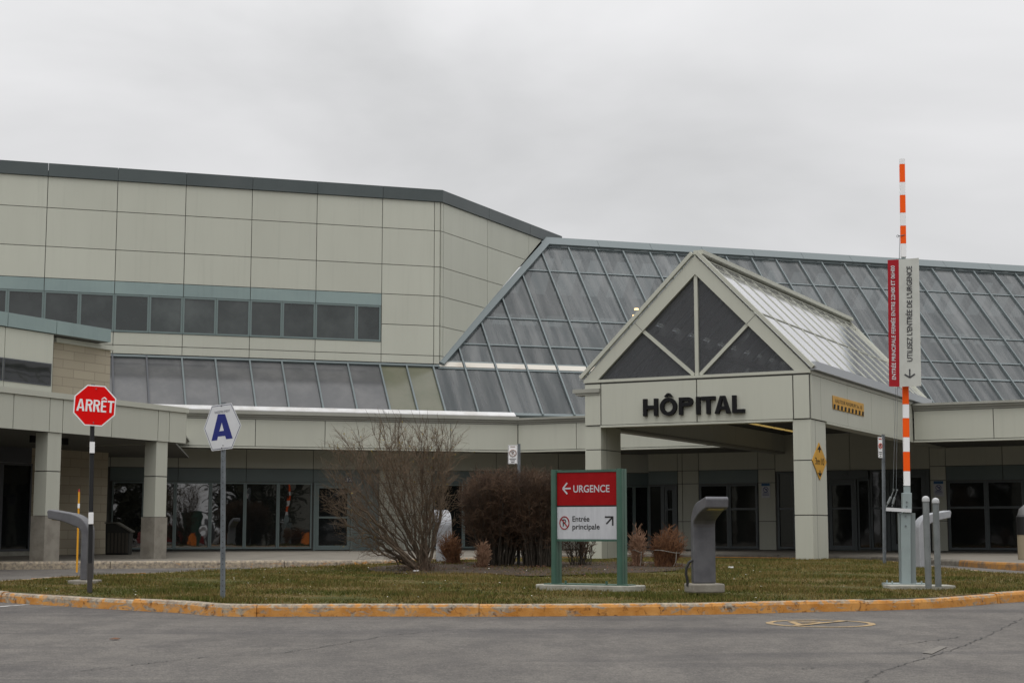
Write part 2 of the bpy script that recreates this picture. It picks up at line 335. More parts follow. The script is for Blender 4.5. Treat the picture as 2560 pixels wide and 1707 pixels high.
def curb_mat(name, worn):
    m = bpy.data.materials.new(name); m.use_nodes = True; t = m.node_tree; b = t.nodes['Principled BSDF']; b.inputs['Roughness'].default_value = .8
    g = t.nodes.new('ShaderNodeNewGeometry')
    def noise(sc, det, dist=0, st=None):
        s = g.outputs['Position']
        if st: mp = t.nodes.new('ShaderNodeMapping'); mp.inputs['Scale'].default_value = st; t.links.new(s, mp.inputs['Vector']); s = mp.outputs[0]
        n = N(t, 'ShaderNodeTexNoise'); n.inputs['Scale'].default_value = sc; n.inputs['Detail'].default_value = det; n.inputs['Roughness'].default_value = .65; n.inputs['Distortion'].default_value = dist; t.links.new(s, n.inputs['Vector']); return n.outputs['Fac']
    # paint is worn more towards the left end of the island (along X) and on the top face
    sp = t.nodes.new('ShaderNodeSeparateXYZ'); t.links.new(g.outputs['Position'], sp.inputs[0])
    wx = N(t, 'ShaderNodeMapRange'); wx.inputs['From Min'].default_value = -9; wx.inputs['From Max'].default_value = 2; wx.inputs['To Min'].default_value = worn; wx.inputs['To Max'].default_value = 0; t.links.new(sp.outputs['X'], wx.inputs['Value'])
    nz = t.nodes.new('ShaderNodeSeparateXYZ'); t.links.new(g.outputs['True Normal'], nz.inputs[0])
    tw = N(t, 'ShaderNodeMath', operation='MULTIPLY'); tw.inputs[1].default_value = .16; t.links.new(nz.outputs['Z'], tw.inputs[0])
    a = N(t, 'ShaderNodeMath', operation='ADD'); t.links.new(wx.outputs[0], a.inputs[0]); t.links.new(tw.outputs[0], a.inputs[1])
    a2 = N(t, 'ShaderNodeMath', operation='ADD'); t.links.new(a.outputs[0], a2.inputs[0]); t.links.new(noise(5, 7, .5, (1, 1, 2)), a2.inputs[1])
    r = N(t, 'ShaderNodeValToRGB'); r.color_ramp.elements[0].position = .56; r.color_ramp.elements[0].color = (0, 0, 0, 1); r.color_ramp.elements[1].position = .66; r.color_ramp.elements[1].color = (1, 1, 1, 1); t.links.new(a2.outputs[0], r.inputs[0])
    def rc(f, c0, c1, p0=.35, p1=.65):
        q = N(t, 'ShaderNodeValToRGB'); q.color_ramp.elements[0].position = p0; q.color_ramp.elements[0].color = (*c0, 1); q.color_ramp.elements[1].position = p1; q.color_ramp.elements[1].color = (*c1, 1); t.links.new(f, q.inputs[0]); return q.outputs[0]
    pa = rc(noise(3, 5), (.44, .175, .022), (.58, .28, .07)); cc = rc(noise(14, 5), (.17, .145, .12), (.42, .35, .25))
    x = t.nodes.new('ShaderNodeMixRGB'); t.links.new(r.outputs[0], x.inputs[0]); t.links.new(pa, x.inputs[1]); t.links.new(cc, x.inputs[2])
    y = t.nodes.new('ShaderNodeMixRGB'); y.blend_type = 'MULTIPLY'; y.inputs[0].default_value = 1; t.links.new(x.outputs[0], y.inputs[1]); t.links.new(rc(noise(11, 6, .8), (.34, .29, .25), (1, 1, 1), .32, .44), y.inputs[2])
    t.links.new(y.outputs[0], b.inputs['Base Color'])
    bp = t.nodes.new('ShaderNodeBump'); bp.inputs['Strength'].default_value = .6; bp.inputs['Distance'].default_value = .012; t.links.new(noise(18, 5), bp.inputs['Height']); t.links.new(bp.outputs[0], b.inputs['Normal'])
    return m
curb_m = curb_mat('painted_curb', .10)
curb_b = curb_mat('worn_curb', .30)
curb_m2 = mat('brown_curb_paint', (.36, .17, .035), .85, col2=(.14, .10, .065), scale=5, bump=.5, bscale=18)
def grass_mat(name, blades):
    m = bpy.data.materials.new(name); m.use_nodes = True; t = m.node_tree; b = t.nodes['Principled BSDF']; b.inputs['Roughness'].default_value = .9; b.inputs['Specular IOR Level'].default_value = .15
    g = t.nodes.new('ShaderNodeNewGeometry')
    def noise(sc, det, st=None):
        s = g.outputs['Position']
        if st: mp = t.nodes.new('ShaderNodeMapping'); mp.inputs['Scale'].default_value = st; t.links.new(s, mp.inputs['Vector']); s = mp.outputs[0]
        n = N(t, 'ShaderNodeTexNoise'); n.inputs['Scale'].default_value = sc; n.inputs['Detail'].default_value = det; n.inputs['Roughness'].default_value = .65; t.links.new(s, n.inputs['Vector']); return n.outputs['Fac']
    r = N(t, 'ShaderNodeValToRGB'); cr = r.color_ramp
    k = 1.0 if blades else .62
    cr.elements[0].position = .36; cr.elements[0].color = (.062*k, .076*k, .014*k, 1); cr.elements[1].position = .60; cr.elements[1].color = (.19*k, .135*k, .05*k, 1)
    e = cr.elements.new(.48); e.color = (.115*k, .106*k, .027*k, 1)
    if blades:
        mx = N(t, 'ShaderNodeMath', operation='MULTIPLY_ADD'); mx.inputs[1].default_value = .22; 
        s2 = N(t, 'ShaderNodeMath', operation='ADD'); s2.inputs[1].default_value = -.11
        t.links.new(g.outputs['Random Per Island'], mx.inputs[0]); t.links.new(noise(.8, 7, (1, 1.4, 1)), mx.inputs[2]); t.links.new(mx.outputs[0], s2.inputs[0]); t.links.new(s2.outputs[0], r.inputs[0])
    else: t.links.new(noise(.55, 6, (1, 1.4, 1)), r.inputs[0])
    t.links.new(r.outputs[0], b.inputs['Base Color']); return m
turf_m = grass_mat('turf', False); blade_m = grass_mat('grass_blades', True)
soil_m = mat('soil', (.026, .015, .007), .95, col2=(.052, .031, .016), scale=6, bump=.8, bscale=20, bdist=.03)
litter_m = mat('leaf_litter', (.15, .065, .03), .9, col2=(.08, .035, .02), scale=9)
speck_m = mat('pale_litter', (.62, .60, .52), .9)
walk_m = mat('sidewalk_concrete', (.19, .17, .14), .9, col2=(.145, .13, .105), scale=1.5, bump=.3, bscale=25)
crack_m = mat('crack_filler', (.035, .034, .032), .8)
roadp_m = mat('worn_yellow_paint', (.42, .28, .12), .8, col2=(.20, .16, .11), scale=14, lo=.42, hi=.62)
roadw_m = mat('worn_white_paint', (.55, .54, .52), .8, col2=(.2, .19, .19), scale=9, lo=.45, hi=.65)
patch_m = mat('asphalt_patch', (.17, .155, .135), .9, col2=(.14, .13, .115), scale=8)

# ------------------------------------------------------------------ lettering
def font_mesh(txt, ext=.0, bold=0., space=1.):
    c = bpy.data.curves.new('t', 'FONT'); c.body = txt; c.extrude = ext; c.offset = bold; c.resolution_u = 6; c.space_character = space
    o = bpy.data.objects.new('t', c); COL.objects.link(o)
    dg = bpy.context.evaluated_depsgraph_get(); dg.update()
    me = bpy.data.meshes.new_from_object(o.evaluated_get(dg))
    vs = np.array([tuple(v.co) for v in me.vertices]).reshape(-1, 3); fs = [tuple(p.vertices) for p in me.polygons]
    bpy.data.objects.remove(o); bpy.data.curves.remove(c); bpy.data.meshes.remove(me); return vs, fs
CAPH = {}
def text(mb, txt, O, xd, yd, w, h, depth=.004, bold=.0, mi=0, align='c', space=1., fit='cap'):
    """letters of cap height h stretched to overall width w, bottom (baseline) centre at O"""
    vs, fs = font_mesh(txt, .5, bold, space); ref = font_mesh('H', .5, bold)[0]
    y0, y1 = ref[:, 1].min(), ref[:, 1].max(); x0, x1 = vs[:, 0].min(), vs[:, 0].max()
    if fit == 'box': y0, y1 = vs[:, 1].min(), vs[:, 1].max()
    X = (vs[:, 0]-x0)/(x1-x0)*w - (w/2 if align == 'c' else 0); Y = (vs[:, 1]-y0)/(y1-y0)*h; Zc = (vs[:, 2]+.5)*depth
    xd = np.array(xd, float); yd = np.array(yd, float); nd = np.cross(xd, yd)
    P = np.array(O)+X[:, None]*xd+Y[:, None]*yd+Zc[:, None]*nd
    mb.add(list(P), fs, mi)

def glyph(mb, ch, O, xd, yd, w, h, sw, depth):
    """block capital built from strokes; O = bottom left corner of the letter box"""
    xd = np.array(xd, float); yd = np.array(yd, float); nd = np.cross(xd, yd); cnt = [0]
    def P(pts):
        cnt[0] += 1; o = nd*(.0004*cnt[0]); mb.prism([np.array(O)+xd*x+yd*y+o for x, y in pts], nd*depth)
    def B(x0, y0, x1, y1): P([(x0, y0), (x1, y0), (x1, y1), (x0, y1)])
    if ch == 'H': B(0, 0, sw, h); B(w-sw, 0, w, h); B(sw, h/2-sw*.45, w-sw, h/2+sw*.45)
    elif ch == 'I': B(0, 0, w, h)
    elif ch == 'L': B(0, 0, sw, h); B(sw, 0, w, sw*.9)
    elif ch == 'T': B(w/2-sw/2, 0, w/2+sw/2, h-sw*.9); B(0, h-sw*.9, w, h)
    elif ch in 'EÊ': B(0, 0, sw, h); B(sw, 0, w, sw*.9); B(sw, h-sw*.9, w, h); B(sw, h/2-sw*.42, w*.9, h/2+sw*.42)
    elif ch == 'A':
        t = sw*1.12; P([(0, 0), (t, 0), (w/2+t*.10, h), (w/2-t*.55, h)]); P([(w-t, 0), (w, 0), (w/2+t*.55, h), (w/2-t*.10, h)]); B(w*.24, h*.22, w*.76, h*.22+sw*.8)
    elif ch in 'PR':
        hb = h*.52; B(0, 0, sw, h); r = hb/2; cy = h-r; n = 12; x0 = w-r
        B(sw, h-sw*.9, x0, h); B(sw, h-hb, x0, h-hb+sw*.9)
        for k in range(n):
            a, b = -math.pi/2+math.pi*k/n, -math.pi/2+math.pi*(k+1)/n; ri = r-sw*.9
            mb.prism([np.array(O)+xd*(x0+q*math.cos(c)*(1 if q == r else (r-sw)/ri))+yd*(cy+q*math.sin(c)) for q, c in ((ri, a), (r, a), (r, b), (ri, b))], nd*depth)
        if ch == 'R': P([(w*.42, h-hb+sw*.2), (w*.42+sw*1.05, h-hb+sw*.5), (w*1.02, 0), (w*1.02-sw*1.15, 0)])
    elif ch in 'OÔ':
        n = 40
        for k in range(n):
            a, b = 2*math.pi*k/n, 2*math.pi*(k+1)/n
            mb.prism([np.array(O)+xd*(w/2+q*math.cos(c)*w/2*(1 if q == 1 else (w/2-sw)/(w/2)))+yd*(h/2+math.sin(c)*(h/2*1.03 if q == 1 else h/2*1.03-sw*.92)) for q, c in ((0, a), (1, a), (1, b), (0, b)) for q in [q]] if False else
                     [np.array(O)+xd*(w/2+rx*math.cos(c))+yd*(h/2+ry*math.sin(c)) for rx, ry, c in ((w/2-sw, h*.515-sw*.92, a), (w/2, h*.515, a), (w/2, h*.515, b), (w/2-sw, h*.515-sw*.92, b))], nd*depth)
    if ch in 'ÔÊ':
        y0 = h*1.08; aw = h*.26; t = sw*.8
        P([(w/2-aw, y0), (w/2-aw+t*.9, y0), (w/2+t*.05, y0+h*.11), (w/2+t*.35, y0+h*.20), (w/2-t*.35, y0+h*.20)]); P([(w/2+aw-t*.9, y0), (w/2+aw, y0), (w/2+t*.35, y0+h*.20), (w/2-t*.05, y0+h*.11)])

# ================================================================== KEY PLANES (metres)
C0 = V3(7.00, 36.07, 0)                      # right front corner of the entrance canopy
J = V3(11.78, 45.28, 0)                      # canopy side meets the right-hand eave
BEND = V3(.20, 51.28, 0)                     # corner of the two eaves
E0 = V3(-4.08, 50.24, 5.12)                  # point on lower edge of the sloped glazing
W0 = V3(-4.45, 51.92, 0)
K = V3(-2.49, 52.54, 0)                      # upper wall corner
F1 = Frame(W0, DA); F4 = Frame(K, DV); EA = Frame(BEND, DA); EU = Frame(J, DU)
CF = Frame(C0, DU); CS = Frame(C0, DV)
GW = Frame(BEND-nrm(DA)*2.35, DA)
CL = CF.w(-5.81, 0); CLF = Frame(CL, DV)
WD = Frame(CL+DV*15.4, DU)
GF = .57                                     # pavement level at the building
nS = (nrm(DA)+UP)/math.sqrt(2)               # sloped glazing: 45 degrees
dS = (UP-nrm(DA))/math.sqrt(2)               # up the slope
def SP(s, z, o=0.): return E0+DA*s+(UP-nrm(DA))*(z-E0[2])+nS*o

# ================================================================== GROUND
def sheet(name, rows, m, dz=0., kind='structure'):
    mb = MB(); n = len(rows[0]); vs = [p for r in rows for p in r]
    mb.add(vs, [(i*n+j, i*n+j+1, (i+1)*n+j+1, (i+1)*n+j) for i in range(len(rows)-1) for j in range(n-1)]); o = mb.build(name, m); o['kind'] = kind; return o
ys = [-500, -100, -20, 0, 5, 10, 15, 20, 22, 24, 26, 28, 30, 32, 34.4, 37, 45, 60, 100, 300, 900]
o = sheet('road', [[(x, y, gz(y)) for x in (-900, -60, -20, -8, 0, 8, 20, 60, 900)] for y in ys], asph)

def catmull(P, n=10, closed=True):
    P = [np.array(p, float) for p in P]; R = []; m = len(P)
    for i in range(m if closed else m-1):
        g = (lambda k: P[k % m]) if closed else (lambda k: P[min(max(k, 0), m-1)])
        a, b, c, d = g(i-1), g(i), g(i+1), g(i+2)
        for k in range(n):
            t = k/n; R.append(.5*((2*b)+(-a+c)*t+(2*a-5*b+4*c-d)*t*t+(-a+3*b-3*c+d)*t**3))
    if not closed: R.append(P[-1])
    return R
front = [onground(x, y)[:2] for x, y in [(0, 1504.5), (159, 1515), (268, 1522), (444, 1531), (574, 1540), (900, 1540), (1300, 1540), (1703, 1536.5), (2001, 1529.6), (2321, 1521), (2560, 1503)]]
ISL = front+[V3(10.3, 25.2), V3(11.2, 26.9), V3(10.6, 28.3), V3(9.5, 29.1), V3(8.9, 31.5), V3(8.55, 34.5), V3(7.9, 37.7), V3(4.8, 40.0), V3(1.7, 40.2), V3(-.8, 37.0), V3(-3.3, 33.1), V3(-5.4, 31.0), V3(-7.4, 28.6), V3(-8.5, 26.9), V3(-9.0, 25.6), V3(-8.6, 24.4)]
ISLP = catmull(ISL, 8)
def inside(p, poly):
    c = False; n = len(poly)
    for i in range(n):
        a, b = poly[i], poly[(i+1) % n]
        if (a[1] > p[1]) != (b[1] > p[1]) and p[0] < (b[0]-a[0])*(p[1]-a[1])/(b[1]-a[1])+a[0]: c = not c
    return c
def offset(poly, d, closed=True):
    R = []; n = len(poly)
    for i in range(n):
        a = poly[i-1] if closed else poly[max(i-1, 0)]; b = poly[(i+1) % n] if closed else poly[min(i+1, n-1)]
        t = b-a; t = t/(np.linalg.norm(t)+1e-9); R.append(poly[i]+V3(-t[1], t[0])*d)
    return R
def area(p): return .5*sum(p[i][0]*p[(i+1) % len(p)][1]-p[(i+1) % len(p)][0]*p[i][1] for i in range(len(p)))
if area(ISLP) < 0: ISLP = ISLP[::-1]
def curb(name, path, width, h, m, closed, seg_len=2.6, gfun=gz, jit=.012, side=1):
    # path is the outer foot of the kerb; +normal points to the inside
    mb = MB(); prof = [(0, -.06), (.012, h-.045), (.03, h-.012), (.06, h), (width, h), (width, -.06)]
    L = 0; seg = []; segs = []; pts = list(path)+([path[0]] if closed else [])
    nn = offset(list(path), 1.0*side, closed); nn = [b-a for a, b in zip(path, nn)]; nn = nn+([nn[0]] if closed else [])
    for i, p in enumerate(pts):
        seg.append(i)
        if i and len(seg) > 1: L += np.linalg.norm(pts[i]-pts[i-1])
        if L > seg_len*random.uniform(.8, 1.3) and i < len(pts)-1: segs.append(seg); seg = [i]; L = 0
    if len(seg) > 1: segs.append(seg)
    for sg in segs:
        dz = random.uniform(-jit, jit); do = random.uniform(-jit, jit); vs = []
        for k, i in enumerate(sg):
            p = np.array(pts[i]); 
            if k == 0: p = p+(pts[sg[1]]-p)*.012
            if k == len(sg)-1: p = p+(pts[sg[-2]]-p)*.012
            for a, z in prof: q = p+nn[i]*(a+do); vs.append((q[0], q[1], gfun(p[1])+z+dz))
        m_ = len(prof); fs = [(i*m_+j, i*m_+j+1, (i+1)*m_+j+1, (i+1)*m_+j) for i in range(len(sg)-1) for j in range(m_-1)]
        fs += [tuple(range(m_)), tuple((len(sg)-1)*m_+j for j in range(m_-1, -1, -1))]
        if side > 0: fs = [f[::-1] for f in fs]
        mb.add(vs, fs)
    o = mb.build(name, m); o['kind'] = 'structure'; return o
curb('island_curb', ISLP, .17, .15, curb_m, True)
INN = offset(ISLP, .15)
# turf of the island, triangulated on a fine grid
BED = [onground(x, y, .15)[:2] for x, y in [(925, 1426), (1010, 1434), (1200, 1434), (1330, 1440), (1500, 1435), (1620, 1431), (1715, 1423), (1720, 1411), (1620, 1404), (1450, 1405), (1300, 1404), (1100, 1408), (950, 1416)]]
BEDP = catmull(BED, 6)
cen = V3(1.0, 29.5)
def fan(name, poly, m, dz, kind='structure', rings=14, c=None, bumpy=0.):
    c = cen if c is None else c
    mb = MB(); n = len(poly); vs = []
    for r in range(rings+1):
        f = 1-r/rings
        for p in poly:
            q = c+(p-c)*f; zz = gz(q[1])+dz
            if r: zz += bumpy*math.sin(q[0]*1.7+q[1])*math.cos(q[1]*1.3)
            vs.append((q[0], q[1], zz))
    fs = [(r*n+i, r*n+(i+1) % n, (r+1)*n+(i+1) % n, (r+1)*n+i) for r in range(rings) for i in range(n)]
    mb.add(vs, fs); o = mb.build(name, m); o['kind'] = kind; return o
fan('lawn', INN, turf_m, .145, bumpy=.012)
fan('soil_bed', BEDP, soil_m, .163, c=np.mean(BEDP, axis=0), rings=8, bumpy=.008)
# grass blades
def blades(name, count, m):
    vs = []; fs = []; xs = [p[0] for p in INN]; yy = [p[1] for p in INN]; k = 0
    INNn = np.array(INN); inn2 = offset(ISLP, .19)
    while k < count:
        y = rng.uniform(min(yy), 37); x = rng.uniform(min(xs), max(xs))
        if abs(x) > .34*y+.3: continue
        if rng.random() > (22/y)**1.3: continue
        if not inside((x, y), inn2): continue
        dd = inside((x, y), BEDP)
        if dd and rng.random() > .30+.8*max(0, math.sin(x*5.1+y*3)*math.sin(y*7.7-x*2)-.25): continue
        z = gz(y)+.14
        for _ in range(3):
            px, py = x+rng.normal(0, .02), y+rng.normal(0, .02); a = rng.uniform(0, 6.28); h = rng.uniform(.025, .062)*(1+.5*math.sin(x*1.3+y*2.1)*math.sin(x*.7-y)); wd = .0065
            lx, ly = rng.normal(0, .022, 2); n = len(vs)
            vs += [(px-math.cos(a)*wd, py-math.sin(a)*wd, z), (px+math.cos(a)*wd, py+math.sin(a)*wd, z), (px+lx, py+ly, z+h)]
            fs.append((n, n+1, n+2))
        k += 1
    me = bpy.data.meshes.new(name); me.from_pydata(vs, [], fs); me.materials.append(m); o = bpy.data.objects.new(name, me); COL.objects.link(o)
    return tag(o, 'short patchy green and brown winter grass on the island', 'grass', kind='stuff')
blades('grass', 52000, blade_m)
def bits(name, label, cat, pts, size, m, dz=.155, flat=.3):
    vs = []; fs = []
    for (x, y) in pts:
        a = rng.uniform(0, 6.28); s_ = size*rng.uniform(.5, 1.4); z = gz(y)+dz; n = len(vs)
        for k in range(5):
            an = a+k*1.2566; r = s_*rng.uniform(.5, 1); vs.append((x+math.cos(an)*r, y+math.sin(an)*r, z+.012+abs(rng.normal(0, flat))*s_))
        fs.append(tuple(range(n, n+5)))
    me = bpy.data.meshes.new(name); me.from_pydata(vs, [], fs); me.materials.append(m); o = bpy.data.objects.new(name, me); COL.objects.link(o); return tag(o, label, cat, kind='stuff')
lit = []
while len(lit) < 600:
    c = BEDP[rng.integers(len(BEDP))]; m_ = np.mean(BEDP, axis=0); p = m_+(c-m_)*rng.uniform(0, 1.25)+rng.normal(0, .2, 2); lit.append(p)
bits('fallen_leaves', 'brown dead leaves strewn over the soil under the shrubs', 'leaf litter', lit, .024, litter_m, .17)
sp_ = []
while len(sp_) < 170:
    y = rng.uniform(20.5, 33); x = rng.uniform(-8, 9)
    if inside((x, y), INN) and (x < 2 or rng.random() < .35): sp_.append((x, y))
bits('pale_leaves', 'tiny pale leaves scattered over the lawn', 'leaf litter', sp_, .016, speck_m, .175)

# back pavements
def flat_poly(name, poly, z, m, kind='structure', th=.14):
    mb = MB(); mb.prism([V3(p[0], p[1], z-th) for p in poly], V3(0, 0, th)); o = mb.build(name, m); o['kind'] = kind; return o
PATHL = catmull([V3(-26, 33.2), V3(-15, 33.6), V3(-10.8, 33.9), V3(-7, 34.8), V3(-3.5, 36.0), V3(-1.2, 38.6), V3(1.2, 43.0), V3(6, 43.6), V3(9.5, 41.2), V3(10.4, 37.0), V3(10.6, 34.0), V3(12.0, 32.0), V3(16, 31.2), V3(30, 31)], 6, False)
side_p = offset(PATHL, .12, False)
poly = [tuple(p) for p in side_p]+[(34, 31), (34, 75), (-30, 75)]
flat_poly('pavement', poly, GF-.004, walk_m)
curb('pavement_curb', PATHL[:34], .16, .15, curb_b, False, gfun=lambda y: .42, side=1)
curb('pavement_curb', PATHL[33:56], .16, .15, mat('bare_curb', (.20, .18, .15), .9, col2=(.12, .11, .09), scale=6), False, gfun=lambda y: .42, side=1)
curb('pavement_curb', PATHL[55:], .16, .15, curb_m2, False, gfun=lambda y: .42, side=1)
mb = MB()   # expansion joints of the pavement
for x in (-12, -9.2, -6.4, -3.6, -.8):
    mb.add([(x, 35.2+.12*(x+12)*1.2, GF), (x+.02, 35.2+.12*(x+12)*1.2, GF), (x+.62, 47, GF), (x+.6, 47, GF)], [(0, 1, 2, 3)])
o = mb.build('pavement_joints', crack_m); o['kind'] = 'structure'

# road markings, cracks
mb = MB(); mc = onground(2051, 1558)
RR = .66
def ringpts(r0, r1, a0, a1, n=40): return [(mc[0]+r*math.cos(a0+(a1-a0)*i/n), mc[1]+r*math.sin(a0+(a1-a0)*i/n)) for i in range(n+1) for r in (r0, r1)]
P = ringpts(RR-.085, RR, 0, 2*math.pi); mb.add([(x, y, gz(y)+.005) for x, y in P], [(2*i, 2*i+1, 2*i+3, 2*i+2) for i in range(40)])
def strip(mb, P, wd, dz=.005, n=1):
    for a, b in zip(P[:-1], P[1:]):
        a = V3(*a); b = V3(*b); t = (b-a)/np.linalg.norm(b-a); k = V3(-t[1], t[0])*wd/2
        q = [a-k, a+k, b+k, b-k]; mb.add([(p[0], p[1], gz(p[1])+dz) for p in q], [(0, 3, 2, 1)])
strip(mb, [(mc[0]-.40, mc[1]-.44), (mc[0]+.40, mc[1]+.44)], .09, .008)
o = V3(mc[0], mc[1])
strip(mb, [tuple(o+V3(-.30, -.34)), tuple(o+V3(-.30, .34))], .09, .005)
strip(mb, [tuple(o+V3(-.30+.27*math.sin(t)*1.3, .03+.15+.15*math.cos(t))) for t in np.linspace(0, math.pi, 10)], .08, .0065)
o = mb.build('road_marking', roadp_m); o['kind'] = 'structure'
mb = MB(); a = onground(-60, 1521); b = onground(70, 1511); strip(mb, [a[:2], onground(0, 1516)[:2], b[:2]], .10)
o = mb.build('lane_marking', roadw_m); o['kind'] = 'structure'
def crackline(mb, pix, wd, jit=.05, n=14, dz=.006):
    P = [onground(*p)[:2] for p in pix]; R = []
    for a, b in zip(P[:-1], P[1:]):
        for k in range(n): R.append(a+(b-a)*k/n+rng.normal(0, jit, 2)*(k > 0))
    R.append(P[-1])
    for a, b in zip(R[:-1], R[1:]):
        w_ = wd*rng.uniform(.3, 1.4); t = (b-a)/(np.linalg.norm(b-a)+1e-9); k = V3(-t[1], t[0])*w_/2
        mb.add([(p[0], p[1], gz(p[1])+dz) for p in (a-k, a+k, b+k*.8, b-k*.8)], [(0, 3, 2, 1)])
mb = MB()
crackline(mb, [(2556, 1545), (2480, 1585), (2440, 1600), (2380, 1625), (2260, 1660), (2200, 1680), (2150, 1710)], .013, .018)
crackline(mb, [(2400, 1592), (2340, 1600), (2250, 1612)], .014, .015)
crackline(mb, [(180, 1680), (330, 1662), (480, 1645), (700, 1632), (800, 1618), (960, 1590), (1100, 1575)], .013, .02)
crackline(mb, [(1880, 1668), (2000, 1672), (2060, 1668)], .012, .015)
crackline(mb, [(2310, 1524), (2340, 1527), (2368, 1526)], .012, .01)
crackline(mb, [(1500, 1588), (1700, 1570), (1850, 1560)], .007, .02)
crackline(mb, [(900, 1700), (1200, 1660), (1500, 1640)], .006, .02)
o = mb.build('road_cracks', crack_m); o['kind'] = 'structure'
mb = MB(); P = [onground(*p) for p in [(2305, 1632), (2350, 1615), (2368, 1617), (2330, 1635)]]; mb.add([p+V3(0, 0, .007) for p in P], [(0, 1, 2, 3)])
o = mb.build('road_patch', patch_m); o['kind'] = 'structure'
#--PART2--
# ================================================================== HOSPITAL BUILDING
hosp = empty('hospital_building', (W0[0], W0[1], GF), 'large beige panelled hospital with dark roof edge, ribbon windows and sloped glass atrium', 'building')
PM = [panel, joint]
BAY = [-15.4, -13.2, -11.0, -8.82, -6.63, -4.45, -2.26, 0, 1.84, 2.05]
mb = MB()
F1.panels(mb, BAY, [9.23, 10.25, 11.51, 12.53], back=False)
F1.panels(mb, BAY[:8], [6.88, 7.16, 7.58], back=False)
F1.panels(mb, BAY[7:], [6.88, 7.16, 8.19, 9.23], back=False)
F1.box(mb, BAY[0], 2.05, 6.88, 12.53, -.3, -.002, 1)
dia = lambda p: p[1]-(6.95+.707*p[0])
F4.panels(mb, [0, .17, 3.4, 6.75, 10], [6.95, 7.16, 8.19, 9.23, 10.25, 11.51, 12.53], clip=dia)
mb.build('wall', PM, hosp)
mb = MB(); F1.panels(mb, BAY[:8], [8.81, 9.23], back=False, th=.04); mb.build('teal_band', [teal, joint], hosp)
mb = MB()
for a, b in zip([-15.4]+BAY[1:-2], BAY[1:-2]+[2.13]): F1.box(mb, a+.006, b-.006, 12.53, 12.95, -.3, .10)
for a, b in ((0.0, 3.4), (3.4, 6.75), (6.75, 9.6)): F4.box(mb, a+.01, b-.006, 12.53, 12.95, -.3, .10)
mb.build('roof_edge', [cap_m], hosp)
mb = MB(); mb.prism([F1.w(-15.4, 12.6, -.3), F1.w(2.0, 12.6, -.3), F4.w(9.6, 12.6, -.3), F1.w(9, 12.6, -14), F1.w(-15.4, 12.6, -14)], V3(0, 0, .2))
F1.box(mb, -15.4, -15.2, 3, 12.5, -14, -.3); F1.box(mb, -15.4, 7, 3, 12.5, -14.2, -14)
mb.build('roof', [cap_m], hosp)

def window(fr, a0, a1, z0, z1, gm, fm, parent, fw=.05, o=0., rails=(), proud=.055, name='window', pane='pane', mull=()):
    mb = MB()
    fr.box(mb, a0, a1, z0, z0+fw, o, o+proud); fr.box(mb, a0, a1, z1-fw, z1, o, o+proud)
    fr.box(mb, a0, a0+fw, z0+fw, z1-fw, o, o+proud-.003); fr.box(mb, a1-fw, a1, z0+fw, z1-fw, o, o+proud-.003)
    for r in rails: fr.box(mb, a0+fw, a1-fw, r-fw/2, r+fw/2, o, o+proud-.006)
    for r in mull: fr.box(mb, r-fw/2, r+fw/2, z0+fw, z1-fw, o, o+proud-.009)
    f = mb.build(name, fm, parent)
    mb = MB(); fr.box(mb, a0+fw*.5, a1-fw*.5, z0+fw*.5, z1-fw*.5, o+.004, o+.016); mb.build(pane, gm, f)
    return f
we = [-13.2, -12.1, -10.99, -9.9, -8.81, -7.71, -6.64, -5.56, -4.45, -3.38, -2.27, -.87, -.02]
for a, b in zip(we[:-1], we[1:]):
    if F1.w(b, 8)[0] > -17: window(F1, a+.004, b-.004, 7.585, 8.805, glass_u, tealf, hosp, fw=.055)

# ---- sloped glazing
sl = [-12.0, -10.9, -9.78, -8.67, -7.6, -6.48, -5.4, -4.28, -3.22, -2.11, -1.0, .1, 1.03, 1.97, 3.1, 4.23, 5.36, 6.5, 7.65, 8.85, 10.0, 11.15, 12.3, 13.45, 14.55, 15.65, 16.8, 17.9, 18.95, 20.0, 21.05, 22.1, 23.15, 24.2, 25.25, 26.3, 27.3, 28.35, 29.4, 30.5, 31.6, 32.7, 33.8]
diag = lambda p: (p[0]-2.33)-(p[1]-6.93)*1.043
ZR = [7.0, 7.74, 8.87, 11.08, 12.24]
ZTOP = 6.80
glz = bpy.data.objects.new('atrium_glazing', None)
mb = MB()
mb.bar(SP(-12, 5.1, -.05), SP(33.8, 5.1, -.05), .10, .12, nS)
mb.bar(SP(-12, ZTOP, .0), SP(2.2, ZTOP, .0), .08, .10, nS)
for z in (6.76, 7.0, 7.74, 8.87, 11.08, 12.24):
    s0 = max(2.33+(z-6.93)*1.043, 1.97); mb.bar(SP(s0, z, -.035), SP(33.8 if z != 6.76 else 8.85, z, -.035), .075, .065 if z > 7.1 else .09, nS)
glzo = mb.build('glazing_rails', mull_m, hosp)
mb = MB(); mb.bar(SP(2.25, 6.86, .02), SP(7.95, 12.32, .02), .20, .26, nS); mb.build('diagonal_flashing', [mull_m], hosp)
for s_ in sl:
    zt = ZTOP if s_ < 2.0 else min(12.24, 6.93+(s_-2.33)/1.043)
    if s_ >= 2 and zt < 6.9: zt = 6.9
    mb = MB(); mb.bar(SP(s_, 5.08, .0), SP(s_, zt, .0), .10, .055, nS); mb.build('mullion', mull_m if s_ > -7 else mull_d, glzo)
def proj(P):
    d = np.array(P)-CAM; f = d[1]*math.cos(PITCH)+d[2]*math.sin(PITCH); u_ = -d[1]*math.sin(PITCH)+d[2]*math.cos(PITCH); return 1280+FPX*d[0]/f, 853.5-FPX*u_/f
panes = []
